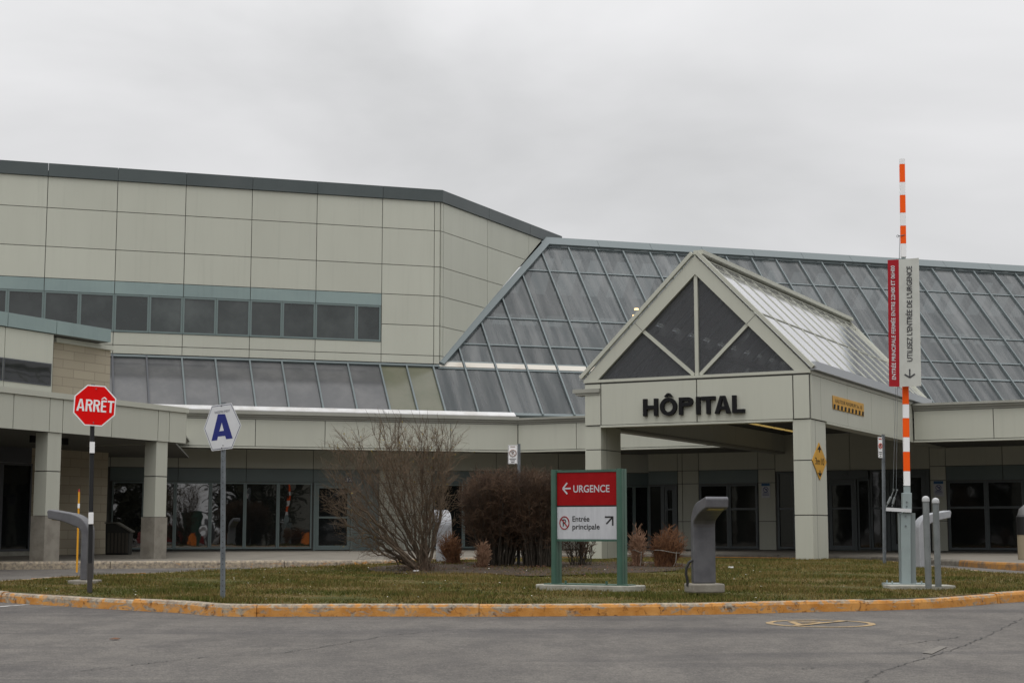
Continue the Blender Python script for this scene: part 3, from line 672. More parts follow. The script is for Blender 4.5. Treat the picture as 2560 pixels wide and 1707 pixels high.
for s0, s1 in zip(sl[:-1], sl[1:]):
    a0, a1 = s0+.03, s1-.03
    if s0 < 1.9:
        mb = MB(); mb.prism([SP(a, z, -.05) for a, z in ((a0, 5.14), (a1, 5.14), (a1, 6.77), (a0, 6.77))], nS*.02)
        mb.build('sloped_pane', glass_o if -.2 < s0 < 1.5 else glass_b, glzo)
        continue
    rows = [(5.14, 6.97 if s0 > 8.8 else 6.74)]+[(z0+.03, z1-.03) for z0, z1 in zip(ZR[:-1], ZR[1:])]
    for z0, z1 in rows:
        P = [(a0, z0), (a1, z0), (a1, z1), (a0, z1)]
        if z0 > 6.9: P = clip_poly(P, lambda p: diag(p)-.08)
        if len(P) < 3: continue
        q = [proj(SP(a, z)) for a, z in P]; A = abs(.5*sum(q[i][0]*q[(i+1) % len(q)][1]-q[(i+1) % len(q)][0]*q[i][1] for i in range(len(q))))
        cx = np.mean([p[0] for p in q]); cy = np.mean([p[1] for p in q])
        hidden = (cx > 2540) or (abs(cx-1738)*1.03+639 < cy and cx < 2000 and cy < 960) or (cx > 1738 and cy > 620+(cx-1650)*.5 and cy > 639 and cx < 2330 and cy > (cx-2133)*.95+811) or (cy > 925 and 1460 < cx < 2300) or (cx > 2250 and cy > 1000)
        panes.append((0 if hidden else A, P))
panes.sort(key=lambda t: -t[0])
rest = MB()
for i, (A, P) in enumerate(panes):
    if i < 84 and A > 0:
        mb = MB(); mb.prism([SP(a, z, -.05) for a, z in P], nS*.02); mb.build('roof_pane', glass_a, glzo)
    else: rest.prism([SP(a, z, -.05) for a, z in P], nS*.02)
o = rest.build('roof_pane', glass_a, glzo); o['kind'] = 'stuff'
mb = MB()
for s0, s1 in zip(sl[13:19], sl[14:20]): mb.prism([SP(a, z, -.01) for a, z in ((s0+.05, 6.79), (s1-.05, 6.79), (s1-.05, 6.97), (s0+.05, 6.97))], nS*.03)
mb.build('cream_strip', strip_m, hosp)
mb = MB()   # ridge flashing in lengths
xs = [7.75]+[7.9+2.26*k for k in range(1, 12)]+[33.8]
for a, b in zip(xs[:-1], xs[1:]): mb.prism([SP(a+.006, 12.27, .02), SP(b-.006, 12.27, .02), SP(b-.006, 12.6, .02), SP(a+.006, 12.6, .02)], nS*.09)
mb.build('ridge_flashing', [mull_m], hosp)
# inside of the atrium: far slope of the roof, floor and dark walls
mb = MB(); RD = -nrm(DA); R0 = SP(0, 12.5, 0)
def far(s, dz): return R0+DA*s+RD*(.5+dz)+UP*(-dz)
for k in range(60):
    s_ = 5.5+k*.57*2
    if s_ > 40: break
    mb.bar(far(s_, 0), far(s_, 3.2), .26, .3, DA)
for dz, hh in ((.15, .75), (2.0, .55)): mb.bar(far(4, dz), far(40, dz), hh, .2, UP)
mb.build('roof_rafters', raft_m, hosp)
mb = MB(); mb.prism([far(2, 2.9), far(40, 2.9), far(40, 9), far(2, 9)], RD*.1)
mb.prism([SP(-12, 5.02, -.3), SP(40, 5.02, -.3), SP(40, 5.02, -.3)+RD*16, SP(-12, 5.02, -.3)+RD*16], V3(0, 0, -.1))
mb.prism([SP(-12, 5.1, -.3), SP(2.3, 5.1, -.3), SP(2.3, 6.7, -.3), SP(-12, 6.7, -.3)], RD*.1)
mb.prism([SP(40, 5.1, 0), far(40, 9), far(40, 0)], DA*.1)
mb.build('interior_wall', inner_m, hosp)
# galleries and light panels seen vaguely through the dirty glass
mb = MB()
for s_ in np.arange(6.5, 33, 2.28):
    c = SP(s_, 8.0, 0)+RD*4.5
    mb.box(c, DA*.9, RD*.1, UP*.8)
for zz, off in ((7.6, 3.2), (9.6, 2.3)): mb.bar(SP(3, zz, 0)+RD*off, SP(38, zz, 0)+RD*off, .25, .18, UP)
mb.build('interior_frame', raft_m, hosp)
for px_, py_ in ((1591, 774.5), (1586.6, 790.6)):
    p = hit(px_, py_, E0+RD*1.2, nrm(DA)); mb = MB()
    mb.tube([p, p+UP*.05], .075, 12); mb.build('ceiling_lamp', lit_m, hosp)

# ---- eaves
def eave(fr, js, name_parent, a0, a1, white=None, top=4.97):
    mb = MB(); fr.panels(mb, js, [3.86, 4.72], th=.04, back=False); fr.box(mb, a0, a1, 3.86, 4.72, -.25, -.002, 1); mb.build('eave_fascia', PM, name_parent)
    mb = MB(); fr.box(mb, a0, a1, 3.80, 3.85, -.25, .07); mb.build('eave_trim', panel, name_parent)
    mb = MB(); fr.box(mb, a0, a1, 4.725, 4.79, -.25, .06); fr.box(mb, a0, a1, 4.792, 4.86, -.25, .12); fr.box(mb, a0, a1, 4.862, top, -.25, .19); mb.build('gutter', trim_m, name_parent)
js = [-16, -14, -11.7, -9.4]+[EA.s(x, 1090) for x in (638, 812, 987.6, 1126)]+[-.02]
eave(EA, js, hosp, -16, -.02)
mb = MB(); a_ = EA.s(462, 1030)
for a, b in ((a_-3, EA.s(957, 1030)), (EA.s(957, 1030), EA.s(1287, 1040))):
    mb.prism([EA.w(a+.01, 4.975, .17), EA.w(a+.01, 4.975, -.3), EA.w(a+.01, 5.15, -.3), EA.w(a+.01, 5.13, -.05), EA.w(a+.01, 5.0, .17)], DA*(b-a-.02))
mb.build('white_flashing', white_m, hosp)
sB = float((BEND-J)@DU); eave(EU, [sB+.02]+[EU.s(1442, 1085), -5.95], hosp, sB+.02, -5.95, top=4.93)
eave(EU, [.05, EU.s(2484, 1050), 7.2, 10, 12.6, 15.2], hosp, .05, 15.2, top=4.93)
mb = MB()   # flat roof behind the eaves and soffits below
def flat(mb, pts, z, th): mb.prism([V3(p[0], p[1], z) for p in pts], V3(0, 0, th))
flat(mb, [EA.w(-16, 0, -.3), EA.w(-.05, 0, -.3), GW.w(0, 0, -.2), GW.w(-16, 0, -.2)], 3.88, .06)
flat(mb, [EU.w(sB+.1, 0, -.3), EU.w(-6, 0, -.3), WD.w(0, 0, 0), WD.w(WD.s(1600), 0, 0), GW.w(0, 0, 0)], 3.89, .05)
flat(mb, [EU.w(0.0, 0, -.3), EU.w(15.2, 0, -.3), WD.w(22, 0, 0), WD.w(5.7, 0, 0)], 3.88, .06)
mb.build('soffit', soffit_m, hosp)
mb = MB(); flat(mb, [EU.w(sB-.3, 0, -.2), EU.w(15.2, 0, -.2), EU.w(15.2, 0, -14), EU.w(8, 0, -16), EA.w(2.0, 0, -1.0)], 4.80, .09)
mb.build('flat_roof', trim_m, hosp)

# ---- ground floor, left part
zsp1, zsp0, zw0 = 3.22, 2.80, GF+.10
zsp1 = GW.z(640, 1171); zsp0 = GW.z(640, 1205); zw0 = GF+.06
gcor = GW.s(1621); g0 = GW.s(262)-6
mb = MB(); J1 = [GW.s(x) for x in (160, 276, 446, 616, 783, 948, 1082, 1240, 1395, 1547)]+[gcor]
GW.panels(mb, J1, [zsp1, 3.93], back=False)
a, b, c = GW.s(948), GW.s(1082), GW.s(1330)
GW.panels(mb, [a, b], [GF, 1.75, zsp0, zsp1], back=False); GW.panels(mb, [c, GW.s(1547)], [GF, 1.75, zsp0, zsp1], back=False)
GW.box(mb, g0, gcor, GF, 3.93, -.2, -.002, 1); mb.build('ground_wall', PM, hosp)
for xs_ in ((276, 446, 616, 783, 948), (1082, 1330), (1547, 1621)):
    mb = MB(); GW.panels(mb, [GW.s(x) for x in xs_], [zsp0, zsp1], back=False); mb.build('spandrel', [teald, joint], hosp)
for x0, x1 in ((282, 362), (362, 440), (440, 528), (528, 614), (614, 696.5), (696.5, 781)):
    window(GW, GW.s(x0)+.004, GW.s(x1)-.004, zw0, zsp0-.01, glass_r, tealf, hosp, fw=.05, proud=.07)
for x0, x1 in ((1083, 1158), (1158, 1243), (1243, 1330), (1548, 1583), (1583, 1620)):
    window(GW, GW.s(x0)+.004, GW.s(x1)-.004, zw0, zsp0-.01, glass_d, tealf, hosp, fw=.05, proud=.07)
mb = MB(); GW.box(mb, GW.s(882), GW.s(946), GF, zsp0, 0, .05); mb.build('side_panel', teald, hosp)
def door(fr, a0, a1, z0, z1, parent, rail, gm=glass_d, fm=tealf, stile=.11, handle='r', jamb=.07):
    mb = MB()
    fr.box(mb, a0, a0+jamb, z0, z1, 0, .09); fr.box(mb, a1-jamb, a1, z0, z1, 0, .09); fr.box(mb, a0+jamb, a1-jamb, z1-jamb, z1, 0, .09)
    a0 += jamb; a1 -= jamb; z1 -= jamb
    fr.box(mb, a0+.01, a0+stile, z0+.02, z1-.01, .0, .06); fr.box(mb, a1-stile, a1-.01, z0+.02, z1-.01, .0, .06)
    fr.box(mb, a0+stile, a1-stile, z1-stile, z1-.01, .0, .057); fr.box(mb, a0+stile, a1-stile, z0+.02, z0+.02+stile*1.3, .0, .057)
    if rail: fr.box(mb, a0+stile, a1-stile, rail-.03, rail+.03, .0, .05)
    d = mb.build('door', fm, parent)
    mb = MB(); fr.box(mb, a0+stile*.6, a1-stile*.6, z0+.08, z1-stile*.6, .003, .015); mb.build('pane', gm, d)
    if handle:
        hx = a1-stile/2 if handle == 'r' else a0+stile/2; mb = MB(); zc = z0+1.1
        mb.tube([fr.w(hx, zc-.25, .05), fr.w(hx, zc-.25, .14), fr.w(hx, zc+.25, .14), fr.w(hx, zc+.25, .05)], .013, 8); mb.build('handle', steel_g, d)
    return d
door(GW, GW.s(785), GW.s(882), GF, zsp0, hosp, GW.z(830, 1293))

# ---- ground floor behind the entrance canopy
wz = lambda x, y: WD.z(x, y)
w0, wEnd = WD.s(1621), WD.s(2760)
zA, zB, zC = wz(1800, 1175), wz(1800, 1209), wz(2100, 1122)
zdoor = wz(2100, 1176); zwb = GF+.05; zj1 = wz(1720, 1209); zj2 = wz(1720, 1303)
mb = MB(); S_ = [WD.s(x) for x in (1621, 1694, 1706, 1747, 1895, 1938)]
WD.panels(mb, S_, [zA, 3.92, 4.45], back=False)
WD.panels(mb, S_[1:4], [GF, zj2, zj1, zA], back=False); WD.panels(mb, S_[4:], [GF, zj2, zj1, zA], back=False)
S2 = [WD.s(x) for x in (1938, 2125, 2324)]; WD.panels(mb, S2, [zdoor, zC, 3.92, 4.45], back=False)
S3 = [WD.s(x) for x in (2324, 2364, 2506, 2650, 2760)]; WD.panels(mb, S3, [zA, 3.92], back=False)
WD.panels(mb, S3[:2], [GF, zj2, zj1, zA], back=False)
WD.box(mb, w0, wEnd, GF, 4.45, -.2, -.002, 1); mb.build('entrance_wall', PM, hosp)
for xs_ in (S_[3:5], S3[1:], S_[:2]): mb = MB(); WD.panels(mb, xs_, [zB, zA], back=False); mb.build('spandrel', [teald, joint], hosp)
zr = wz(1800, 1272)
window(WD, WD.s(1749), WD.s(1821), zwb, zB-.01, glass_d, grey_f, hosp, rails=(zr,), fw=.07, proud=.07)
window(WD, WD.s(1822), WD.s(1893), zwb, zB-.01, glass_d, grey_f, hosp, rails=(zr,), fw=.07, proud=.07)
for x0, x1 in ((2367, 2463), (2463.5, 2557), (2557.5, 2650), (2650.5, 2750)): window(WD, WD.s(x0), WD.s(x1), zwb, zB-.01, glass_d, grey_f, hosp, rails=(zr,), fw=.07, proud=.07)
window(WD, WD.s(1622), WD.s(1656), zwb, zB-.01, glass_d, grey_f, hosp, fw=.06)
door(WD, WD.s(1657), WD.s(1693), GF, zB-.01, hosp, zr, fm=grey_f, handle='l')
window(WD, WD.s(1943), WD.s(1986), zwb, zdoor-.01, glass_d, grey_f, hosp, rails=(zr,), fw=.06, proud=.08)
door(WD, WD.s(1987), WD.s(2064), GF, zdoor-.01, hosp, None, fm=grey_f, handle=None)
door(WD, WD.s(2065), WD.s(2140), GF, zdoor-.30, hosp, zr, fm=grey_f, handle=None)
mb = MB(); WD.box(mb, WD.s(2065), WD.s(2172), zdoor-.29, zdoor-.01, 0, .16); p = WD.w(WD.s(2117), zdoor-.18, .18); mb.cbox(p, .12, .10, .08); mb.build('door_operator', grey_f, hosp)
window(WD, WD.s(2142), WD.s(2173), zwb, zdoor-.30, glass_d, grey_f, hosp, fw=.05)
window(WD, WD.s(2175), WD.s(2214), zwb, zdoor-.01, glass_d, grey_f, hosp, rails=(zr,), fw=.06, proud=.08)
door(WD, WD.s(2215), WD.s(2322), GF, zdoor-.01, hosp, zr, fm=grey_f, stile=.16, handle='l', jamb=.10)

# house number plate
num = empty('number_plate', GW.w(GW.s(871), 2.9, .06), 'small dark blue plate reading 32 above the glass door', 'sign')
mb = MB(); a = GW.s(861, 1199); b = GW.s(881, 1199); z0, z1 = GW.z(871, 1205), GW.z(871, 1193); GW.box(mb, a, b, z0, z1, .042, .055); mb.build('plate', mat('plate_blue', (.03, .05, .09), .4), num)
mb = MB(); text(mb, '32', GW.w((a+b)/2, z0+.03, .056), DA, UP, (b-a)*.8, (z1-z0)*.72, .004, .02); mb.build('digits', sign_w, num)
# notices on the wall
def notice(fr, px_, label, o=.04):
    x0, x1, y0, y1 = px_; a, b = fr.s(x0, (y0+y1)/2), fr.s(x1, (y0+y1)/2); z0, z1 = fr.z(x0, y1), fr.z(x0, y0); h = z1-z0; c = (a+b)/2
    t = empty('wall_notice', fr.w(c, z0, o), label, 'notice', 'notices beside the entrance doors')
    mb = MB(); fr.box(mb, a, b, z0, z1, o, o+.012); mb.build('board', sign_g, t)
    mb = MB(); fr.box(mb, a+.01, b-.01, z1-h*.20, z1-.01, o+.012, o+.016); mb.build('header', mat('notice_blue', (.02, .10, .22), .5), t)
    mb = MB(); P = [fr.w(c+.085*math.cos(t_), z0+h*.56+.085*math.sin(t_), o+.016) for t_ in np.linspace(0, 2*math.pi, 20)]; mb.tube(P, .011, 4)
    mb.tube([fr.w(c-.055, z0+h*.56+.06, o+.017), fr.w(c+.055, z0+h*.56-.06, o+.017)], .011, 4)
    fr.box(mb, c-.03, c+.05, z0+h*.54, z0+h*.60, o+.012, o+.018)
    fr.box(mb, a+.06, b-.06, z0+h*.33, z0+h*.37, o+.012, o+.016)
    for k in range(2): fr.box(mb, a+.04, b-.04, z0+h*(.16+.09*k), z0+h*(.19+.09*k), o+.012, o+.016)
    mb.build('symbol', blue_m, t)
notice(WD, (1904.5, 1926.5, 1207, 1244), 'blue and white notice on the beige wall left of the canopy right column')
notice(WD, (2334.5, 2360, 1201.5, 1240.5), 'blue and white notice on the beige wall right of the metal bollards')

# ================================================================== ENTRANCE CANOPY
can = empty('entrance_canopy', (C0[0], C0[1], GF-.05), 'beige gabled entrance canopy with glazed pediment on two square columns', 'canopy')
cD = CS.s(2067, 1200); GB = GF-.08
for a0, a1, fr0 in ((-.43, 0, 'r'), (-5.81, -5.38, 'l')):
    mb = MB(); prof = [(a0, -cD), (a1, -cD), (a1, 0), (a0, 0)]
    zs_ = [GB+.05, 2.05 if fr0 == 'r' else 1.9, 3.25, 3.85] if fr0 == 'r' else [GB+.05, 1.9, 3.25, 3.85]
    if fr0 == 'r': zs_ = [GB+.05, CF.z(2010, 1287), CF.z(2010, 1150), 3.85]
    for z0, z1 in zip(zs_[:-1], zs_[1:]): CF.box(mb, a0, a1, z0+.012, z1-.012, -cD, 0, 0)
    CF.box(mb, a0+.02, a1-.02, GB, 3.85, -cD+.02, -.02, 1)
    CS_ = Frame(CF.w(a1, 0), DV); CS_.box(mb, .36, .372, GB+.06, 3.84, 0, .002, 1)
    mb.build('column', PM, can, bevel=0)
mb = MB()
CF.panels(mb, [-5.81, -5.36, -2.81, -.40, 0], [3.85, 4.90], gap=.03, back=False, th=.03); CF.box(mb, -5.81, 0, 3.86, 4.95, -.35, -.003, 1); mb.build('front_beam', PM, can)
mb = MB(); CF.box(mb, -5.38, -.42, 3.80, 3.852, -.35, .035); CF.box(mb, -5.83, .03, 4.93, 5.0, -.35, .04); mb.build('beam_trim', panel, can)
ts = [.02]+[CS.s(x, 1000) for x in (2049, 2115.7, 2175, 2231)]+[10.33]
mb = MB(); CS.panels(mb, ts, [3.85, 4.90], gap=.018, back=False, th=.03); CS.box(mb, .0, 10.33, 3.86, 4.95, -.35, -.003, 1); mb.build('side_beam', PM, can)
mb = MB(); CS.box(mb, cD, 10.33, 3.80, 3.852, -.35, .04); CS.box(mb, .04, 10.33, 4.90, 4.98, -.3, .05); mb.build('beam_trim', panel, can)
mb = MB(); LI = Frame(CLF.P-nrm(DV)*.0+DU*.35, DV)
LI.panels(mb, [0.4, 2.4, 4.4, 6.4, 8.4, 10.4, 12.4, 14, 15.3], [3.86, 4.45], gap=.015, th=.01, back=False)
CLF.box(mb, .0, 15.35, 3.86, 4.95, 0.0, .35-.012, 1); mb.build('side_beam', PM, can)
mb = MB(); CLF.box(mb, cD, 15.35, 3.79, 3.85, 0.0, .38); mb.build('beam_trim', trim_m, can)
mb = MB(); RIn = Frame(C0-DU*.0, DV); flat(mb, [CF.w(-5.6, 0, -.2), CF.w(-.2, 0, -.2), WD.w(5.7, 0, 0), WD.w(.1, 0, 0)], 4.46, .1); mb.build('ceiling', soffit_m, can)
mb = MB(); RF = Frame(J-DU*.36, DV); RF.box(mb, 0, 5.0, 3.85, 4.45, 0, .3); mb.build('side_beam', panel, can)
# pediment
A0, A1, AX, ZB, ZA = -5.85, .04, -2.81, 4.98, 7.95
def rake(mb, sgn, o0, o1):
    x = A0 if sgn < 0 else A1; wd = .27
    L = math.hypot(AX-x, ZA-ZB); ux, uz = (AX-x)/L, (ZA-ZB)/L; nx, nz_ = (uz, -ux) if sgn < 0 else (-uz, ux)
    P = [(x, ZB), (AX, ZA), (AX, ZA-.46), (x+(1 if sgn < 0 else -1)*wd/uz, ZB)]
    CF.poly(mb, P, o0, o1, 0)
for sg in (-1, 1):
    mb = MB(); rake(mb, sg, -.35, .03)
    x = A0 if sg < 0 else A1; m_ = (.5*x+.5*AX, .5*ZB+.5*ZA); L = math.hypot(AX-x, ZA-ZB); nx, nz_ = (ZA-ZB)/L*(1 if sg < 0 else -1), -abs(AX-x)/L
    k = .47; q0 = (x+(AX-x)*k, ZB+(ZA-ZB)*k); CF.bar(mb, q0, (q0[0]+nx*.29, q0[1]+nz_*.29), .012, .0, .033, 1)
    mb.build('rake_board', PM, can)
mb = MB(); kz = ZA-.47
CF.box(mb, AX-.045, AX+.045, ZB+.02, kz+.2, -.10, .0)
b0 = (A0+(AX-A0)*.47+.20, ZB+(ZA-ZB)*.47-.20); b1 = (A1+(AX-A1)*.47-.20, ZB+(ZA-ZB)*.47-.20)
CF.bar(mb, b0, (AX-.08, ZB+.03), .085, -.095, -.003); CF.bar(mb, b1, (AX+.08, ZB+.03), .085, -.095, -.003)
mb.build('pediment_frame', panel, can)
inn = [(A0+.38, ZB+.02), (AX, kz+.02), (A1-.38, ZB+.02)]
for P in ([inn[0], (AX, ZB+.02), b0], [b0, (AX, ZB+.02), inn[1]], [inn[1], (AX, ZB+.02), b1], [b1, (AX, ZB+.02), inn[2]]):
    mb = MB(); CF.poly(mb, P, -.07, -.055); mb.build('pediment_pane', glass_g, can)
# glazed roof slopes
def RP(sg, f, t, o=0.):
    x = A0 if sg < 0 else A1; P = CF.w(AX+(x-AX)*f, ZA+(ZB+.02-ZA)*f)+DV*t
    nn = (DU*(1 if sg > 0 else -1)*(ZA-ZB)+UP*abs(x-AX)); nn = nn/np.linalg.norm(nn); return P+nn*o
def tend(sg, f):
    P = RP(sg, f, 0); return float(((E0-P)@nS)/(DV@nS))
def fclip(sg, t):          # smallest f (ridge side) for which t is still in front of the atrium glass
    te0, te1 = tend(sg, 0), tend(sg, 1)
    return te0, te1
for sg in (1, -1):
    te0, te1 = 13.9, 12.9
    tE = te1
    fs_ = [0, .5, 1.0]
    for f0, f1 in zip(fs_[:-1], fs_[1:]):
        e0, e1 = te0+(te1-te0)*f0, te0+(te1-te0)*f1
        mb = MB(); mb.prism([RP(sg, f0+.01, .05, .02), RP(sg, f1-.01, .05, .02), RP(sg, f1-.01, e1-.05, .02), RP(sg, f0+.01, e0-.05, .02)], RP(sg, 0, 0, .015)-RP(sg, 0, 0, 0)); mb.build('roof_glass', glass_c, can)
    t = .5
    mb = MB(); mi = MB()
    def rng_f(t):
        lo, hi = 0., 1.
        a, b = te0, te1
        if t > max(a, b): return None
        if t > a: lo = (t-a)/(b-a)
        if t > b: hi = (t-a)/(b-a)
        return lo, hi
    while t < max(te0, te1):
        r = rng_f(t)
        if r and r[1]-r[0] > .03:
            mb.bar(RP(sg, r[0]+.005, t, .042), RP(sg, r[1]-.005, t, .042), .045, .022, DV)
            if r[1]-r[0] > .1: mi.bar(RP(sg, max(r[0], .03), t, -.13), RP(sg, r[1]-.02, t, -.13), .09, .2, DV)
        t += 1.14
    for f, wd in ((.03, .05), (.10, .025), (.5, .03), (.965, .03)):
        e = te0+(te1-te0)*f; mb.bar(RP(sg, f, .06, .042), RP(sg, f, e-.02, .042), wd, .026, DU)
    mb.build('roof_bars', panel, can); mi.bar(RP(sg, .55, .4, -.3), RP(sg, .55, te0-1, -.3), .12, .15, UP); mi.build('rafters', raft_l, can)
    mb = MB(); mb.bar(RP(sg, 0, -.03, .09), RP(sg, 1.0, -.03, .09), .10, .09, DV); mb.build('rake_flashing', panel, can)
mb = MB(); mb.bar(RP(1, 0, .0, .12), RP(1, 0, 13.9, .12), .26, .10, DU); mb.build('ridge_cap', panel, can)
mb = MB(); mb.prism([RP(-1, 1, 12.9), RP(-1, 0, 13.9), RP(1, 1, 12.9)], DV*.08); mb.bar(RP(1, 0, 13.9, .06), RP(1, 1, 12.9, .06), .10, .09, DV); mb.build('back_gable', panel, can)
gt = mat('gutter_metal', (.42, .44, .46), .4, metal=.2)
mb = MB(); CS.poly(mb, [(.02, 5.0), (12.4, 5.0), (12.4, 5.20), (.02, 5.20)], .02, .17); mb.build('gutter', gt, can)
mb = MB(); CLF.box(mb, 0.0, 10.3, 5.0, 5.15, -.16, 0.0); mb.build('gutter', gt, can)
mb = MB()   # stub of moulding where the left-hand gutter returns onto the column
z0 = CF.z(1490, 980); CF.box(mb, -6.05, -5.40, 4.62, 4.68, -.3, .05); CF.box(mb, -6.12, -5.38, 4.68, 4.78, -.3, .08); mb.build('moulding', trim_m, can)
mb = MB(); p0 = hit(1872, 1056.5, V3(0, 0, 4.45), UP); p1 = hit(1990, 1079, V3(0, 0, 4.45), UP); d_ = p1-p0
for k in range(4):
    mb2 = MB(); a = p0+d_*(k*.25+.01); b = p0+d_*(k*.25+.22); mb2.bar(a, b, .09, .05, DU); mb2.build('strip_light', tube_m, can)

# lettering on the front beam
let = empty('hospital_lettering', CF.w(-2.7, 4.2, .03), 'black raised capital letters reading HÔPITAL on the front beam of the canopy', 'lettering')
zb0 = CF.z(1688, 1038.5); zh = CF.z(1630, 993)-CF.z(1630, 1039.2)
for ch, x0, x1 in (('H', 888, 995), ('Ô', 1008, 1130), ('P', 1143, 1245), ('I', 1265, 1297), ('T', 1302, 1405), ('A', 1397, 1513), ('L', 1522, 1613)):
    a, b = CF.s(1300+x0/2.851, 1015), CF.s(1300+x1/2.851, 1015); mb = MB()
    glyph(mb, ch, CF.w(a, zb0+.004, .031), DU, UP, b-a-.012, zh*.93, zh*.215, .085); o = mb.build('letter', black_m, let)

# height limit signs
def signpoly(fr, P, o0, o1, m, parent, name): mb = MB(); fr.poly(mb, P, o0, o1); return mb.build(name, m, parent)
hs = empty('height_limit_sign', CS.w(1.5, 4.3, .04), 'yellow rectangular height limit sign with black dashes on the canopy side beam', 'sign')
q = [CS.q(1900+x/2.851, 550+y/2.851) for x, y in ((508, 1347), (728, 1397), (728, 1308), (505, 1250))]
a, b = (q[0][0]+q[3][0])/2, (q[1][0]+q[2][0])/2; z0, z1 = (q[0][1]+q[1][1])/2, (q[2][1]+q[3][1])/2
mb = MB(); CS.box(mb, a, b, z0, z1, .034, .05); mb.build('board', yellow_m, hs, bevel=.01)
mb = MB()
for k in range(9):
    u_ = a+.02+(b-a-.04)*k/8.6; CS.poly(mb, [(u_, z0+.01), (u_+(b-a)*.055, z0+.01), (u_+(b-a)*.055+.03, z0+.12), (u_+.03, z0+.12)], .05, .054)
mb.build('stripes', black_m, hs)
mb = MB(); text(mb, 'HAUTEUR MAXIMUM 3m. 10', CS.w((a+b)/2, z0+(z1-z0)*.50, .05), DV, UP, (b-a)*.86, (z1-z0)*.28, .004, .0); mb.build('text', mat('sign_text_brown', (.12, .07, .01), .5), hs)
ds = empty('height_limit_sign', CS.w(.3, 2.7, .04), 'yellow diamond height limit sign reading 3m10 on the canopy column', 'sign')
s0, s1 = .02, CS.s(2064.5, 1153); c = (s0+s1)/2; zt, zb_ = CS.z(2050, 1107), CS.z(2051, 1200); zc = (zt+zb_)/2
mb = MB(); CS.poly(mb, [(c, zb_), (s1, zc), (c, zt), (s0, zc)], .004, .02); mb.build('board', yellow_m, ds)
hh = zt-zb_; ww = s1-s0
for sg in (1, -1):
    mb = MB(); zz = zc+sg*hh*.33; CS.poly(mb, [(c-ww*.14, zz-sg*hh*.02), (c+ww*.14, zz-sg*hh*.02), (c, zz+sg*hh*.09)], .02, .024); CS.box(mb, c-ww*.025, c+ww*.025, min(zz-sg*hh*.09, zz-sg*hh*.02), max(zz-sg*hh*.09, zz-sg*hh*.02), .02, .0235); mb.build('arrow', black_m, ds)
mb = MB(); text(mb, '3m10', CS.w(c, zc-hh*.09, .02), DV, UP, ww*.62, hh*.18, .004, .0); mb.build('text', black_m, ds)

# ================================================================== SIDE WING (left)
def gp(x, y, z): r = ray(x, y); return CAM+r*((z-EYE)/r[2])
LF = Frame(gp(116, 1403, GF), DV)
sw = empty('side_wing', tuple(LF.w(0, GF)), 'lower beige and brick wing with teal roof band and columned arcade', 'building')
xsL = [-60, 30, 121, 154, 277, 393, 421, 463]
ytop = lambda x: 966+(1020-966)*x/463; ybot = lambda x: 1069+(1108-1069)*x/463
mb = MB(); zt_, zb2 = np.mean([LF.z(x, ytop(x)) for x in (0, 463)]), np.mean([LF.z(x, ybot(x)) for x in (0, 463)])
print('arcade z', [LF.z(x, ytop(x)) for x in (0, 463)], [LF.z(x, ybot(x)) for x in (0, 463)])
ZT = lambda x: LF.z(x, ytop(x)); ZBt = lambda x: LF.z(x, ybot(x)); SX = lambda x: LF.s(x, 1050)
xa, xb = -90, 463
for x0, x1 in zip([-90]+xsL[1:-1], xsL[1:]):
    g_ = .011; LF.poly(mb, [(SX(x0)+g_, ZBt(x0)), (SX(x1)-g_, ZBt(x1)), (SX(x1)-g_, ZT(x1)-.13), (SX(x0)+g_, ZT(x0)-.13)], 0, .035, 0)
LF.poly(mb, [(SX(xa), ZBt(xa)), (SX(xb), ZBt(xb)), (SX(xb), ZT(xb)-.1), (SX(xa), ZT(xa)-.1)], -.3, -.002, 1)
ef = Frame(LF.w(SX(463), 0, .03), -DU)     # end face
mb.prism([LF.w(SX(463), ZBt(463), .03), LF.w(SX(463), ZBt(463), -3.2), LF.w(SX(463), ZT(463)-.13, -3.2), LF.w(SX(463), ZT(463)-.13, .03)], DV*.02, 0)
mb.build('arcade_fascia', PM, sw)
mb = MB(); LF.poly(mb, [(SX(xa), ZT(xa)-.125), (SX(463)+.05, ZT(463)-.125), (SX(463)+.05, ZT(463)), (SX(xa), ZT(xa))], -.3, .075); mb.build('coping', panel, sw)
mb = MB(); e1 = SX(463)
mb.prism([LF.w(SX(xa), ZBt(xa)+.02, -.3), LF.w(e1, ZBt(463)+.02, -.3), LF.w(e1, ZBt(463)+.02, -5.4), LF.w(SX(xa), ZBt(xa)+.02, -5.4)], UP*.05); mb.build('soffit', soffit_m, sw)
mb = MB(); mb.prism([LF.w(SX(xa), ZT(xa)-.2, -.3), LF.w(e1, ZT(463)-.2, -.3), LF.w(e1, ZT(463)-.2, -5.4), LF.w(SX(xa), ZT(xa)-.2, -5.4)], UP*.05); mb.build('arcade_roof', trim_m, sw)
for x0, x1, yb in ((116, 150, 1289), (389, 417, 1292)):
    s0, s1 = LF.s(x0, 1200), LF.s(x1, 1200); zc_ = LF.z(x0, yb); zt2 = ZBt(x0)-.01; zm = LF.z(x0, 1177 if x0 < 200 else 1190)
    mb = MB(); LF.box(mb, s0, s1, zc_+.01, zm-.012, -.36, 0, 0); LF.box(mb, s0, s1, zm+.012, zt2, -.36, 0, 0); LF.box(mb, s0+.02, s1-.02, zc_, zt2, -.34, -.02, 1)
    c_ = mb.build('column', PM, sw)
    mb = MB(); LF.box(mb, s0-.03, s1+.02, GF-.02, zc_, -.39, .03); mb.build('column_base', conc, c_)
BR = Frame(gp(264, 1384, GF), DV); bs = lambda x, y=1200: BR.s(x, y)
mb = MB(); be = bs(269); BR.box(mb, bs(134), be, GF, ZBt(200)+.1, -.3, 0); mb.build('brick_wall', block, sw)
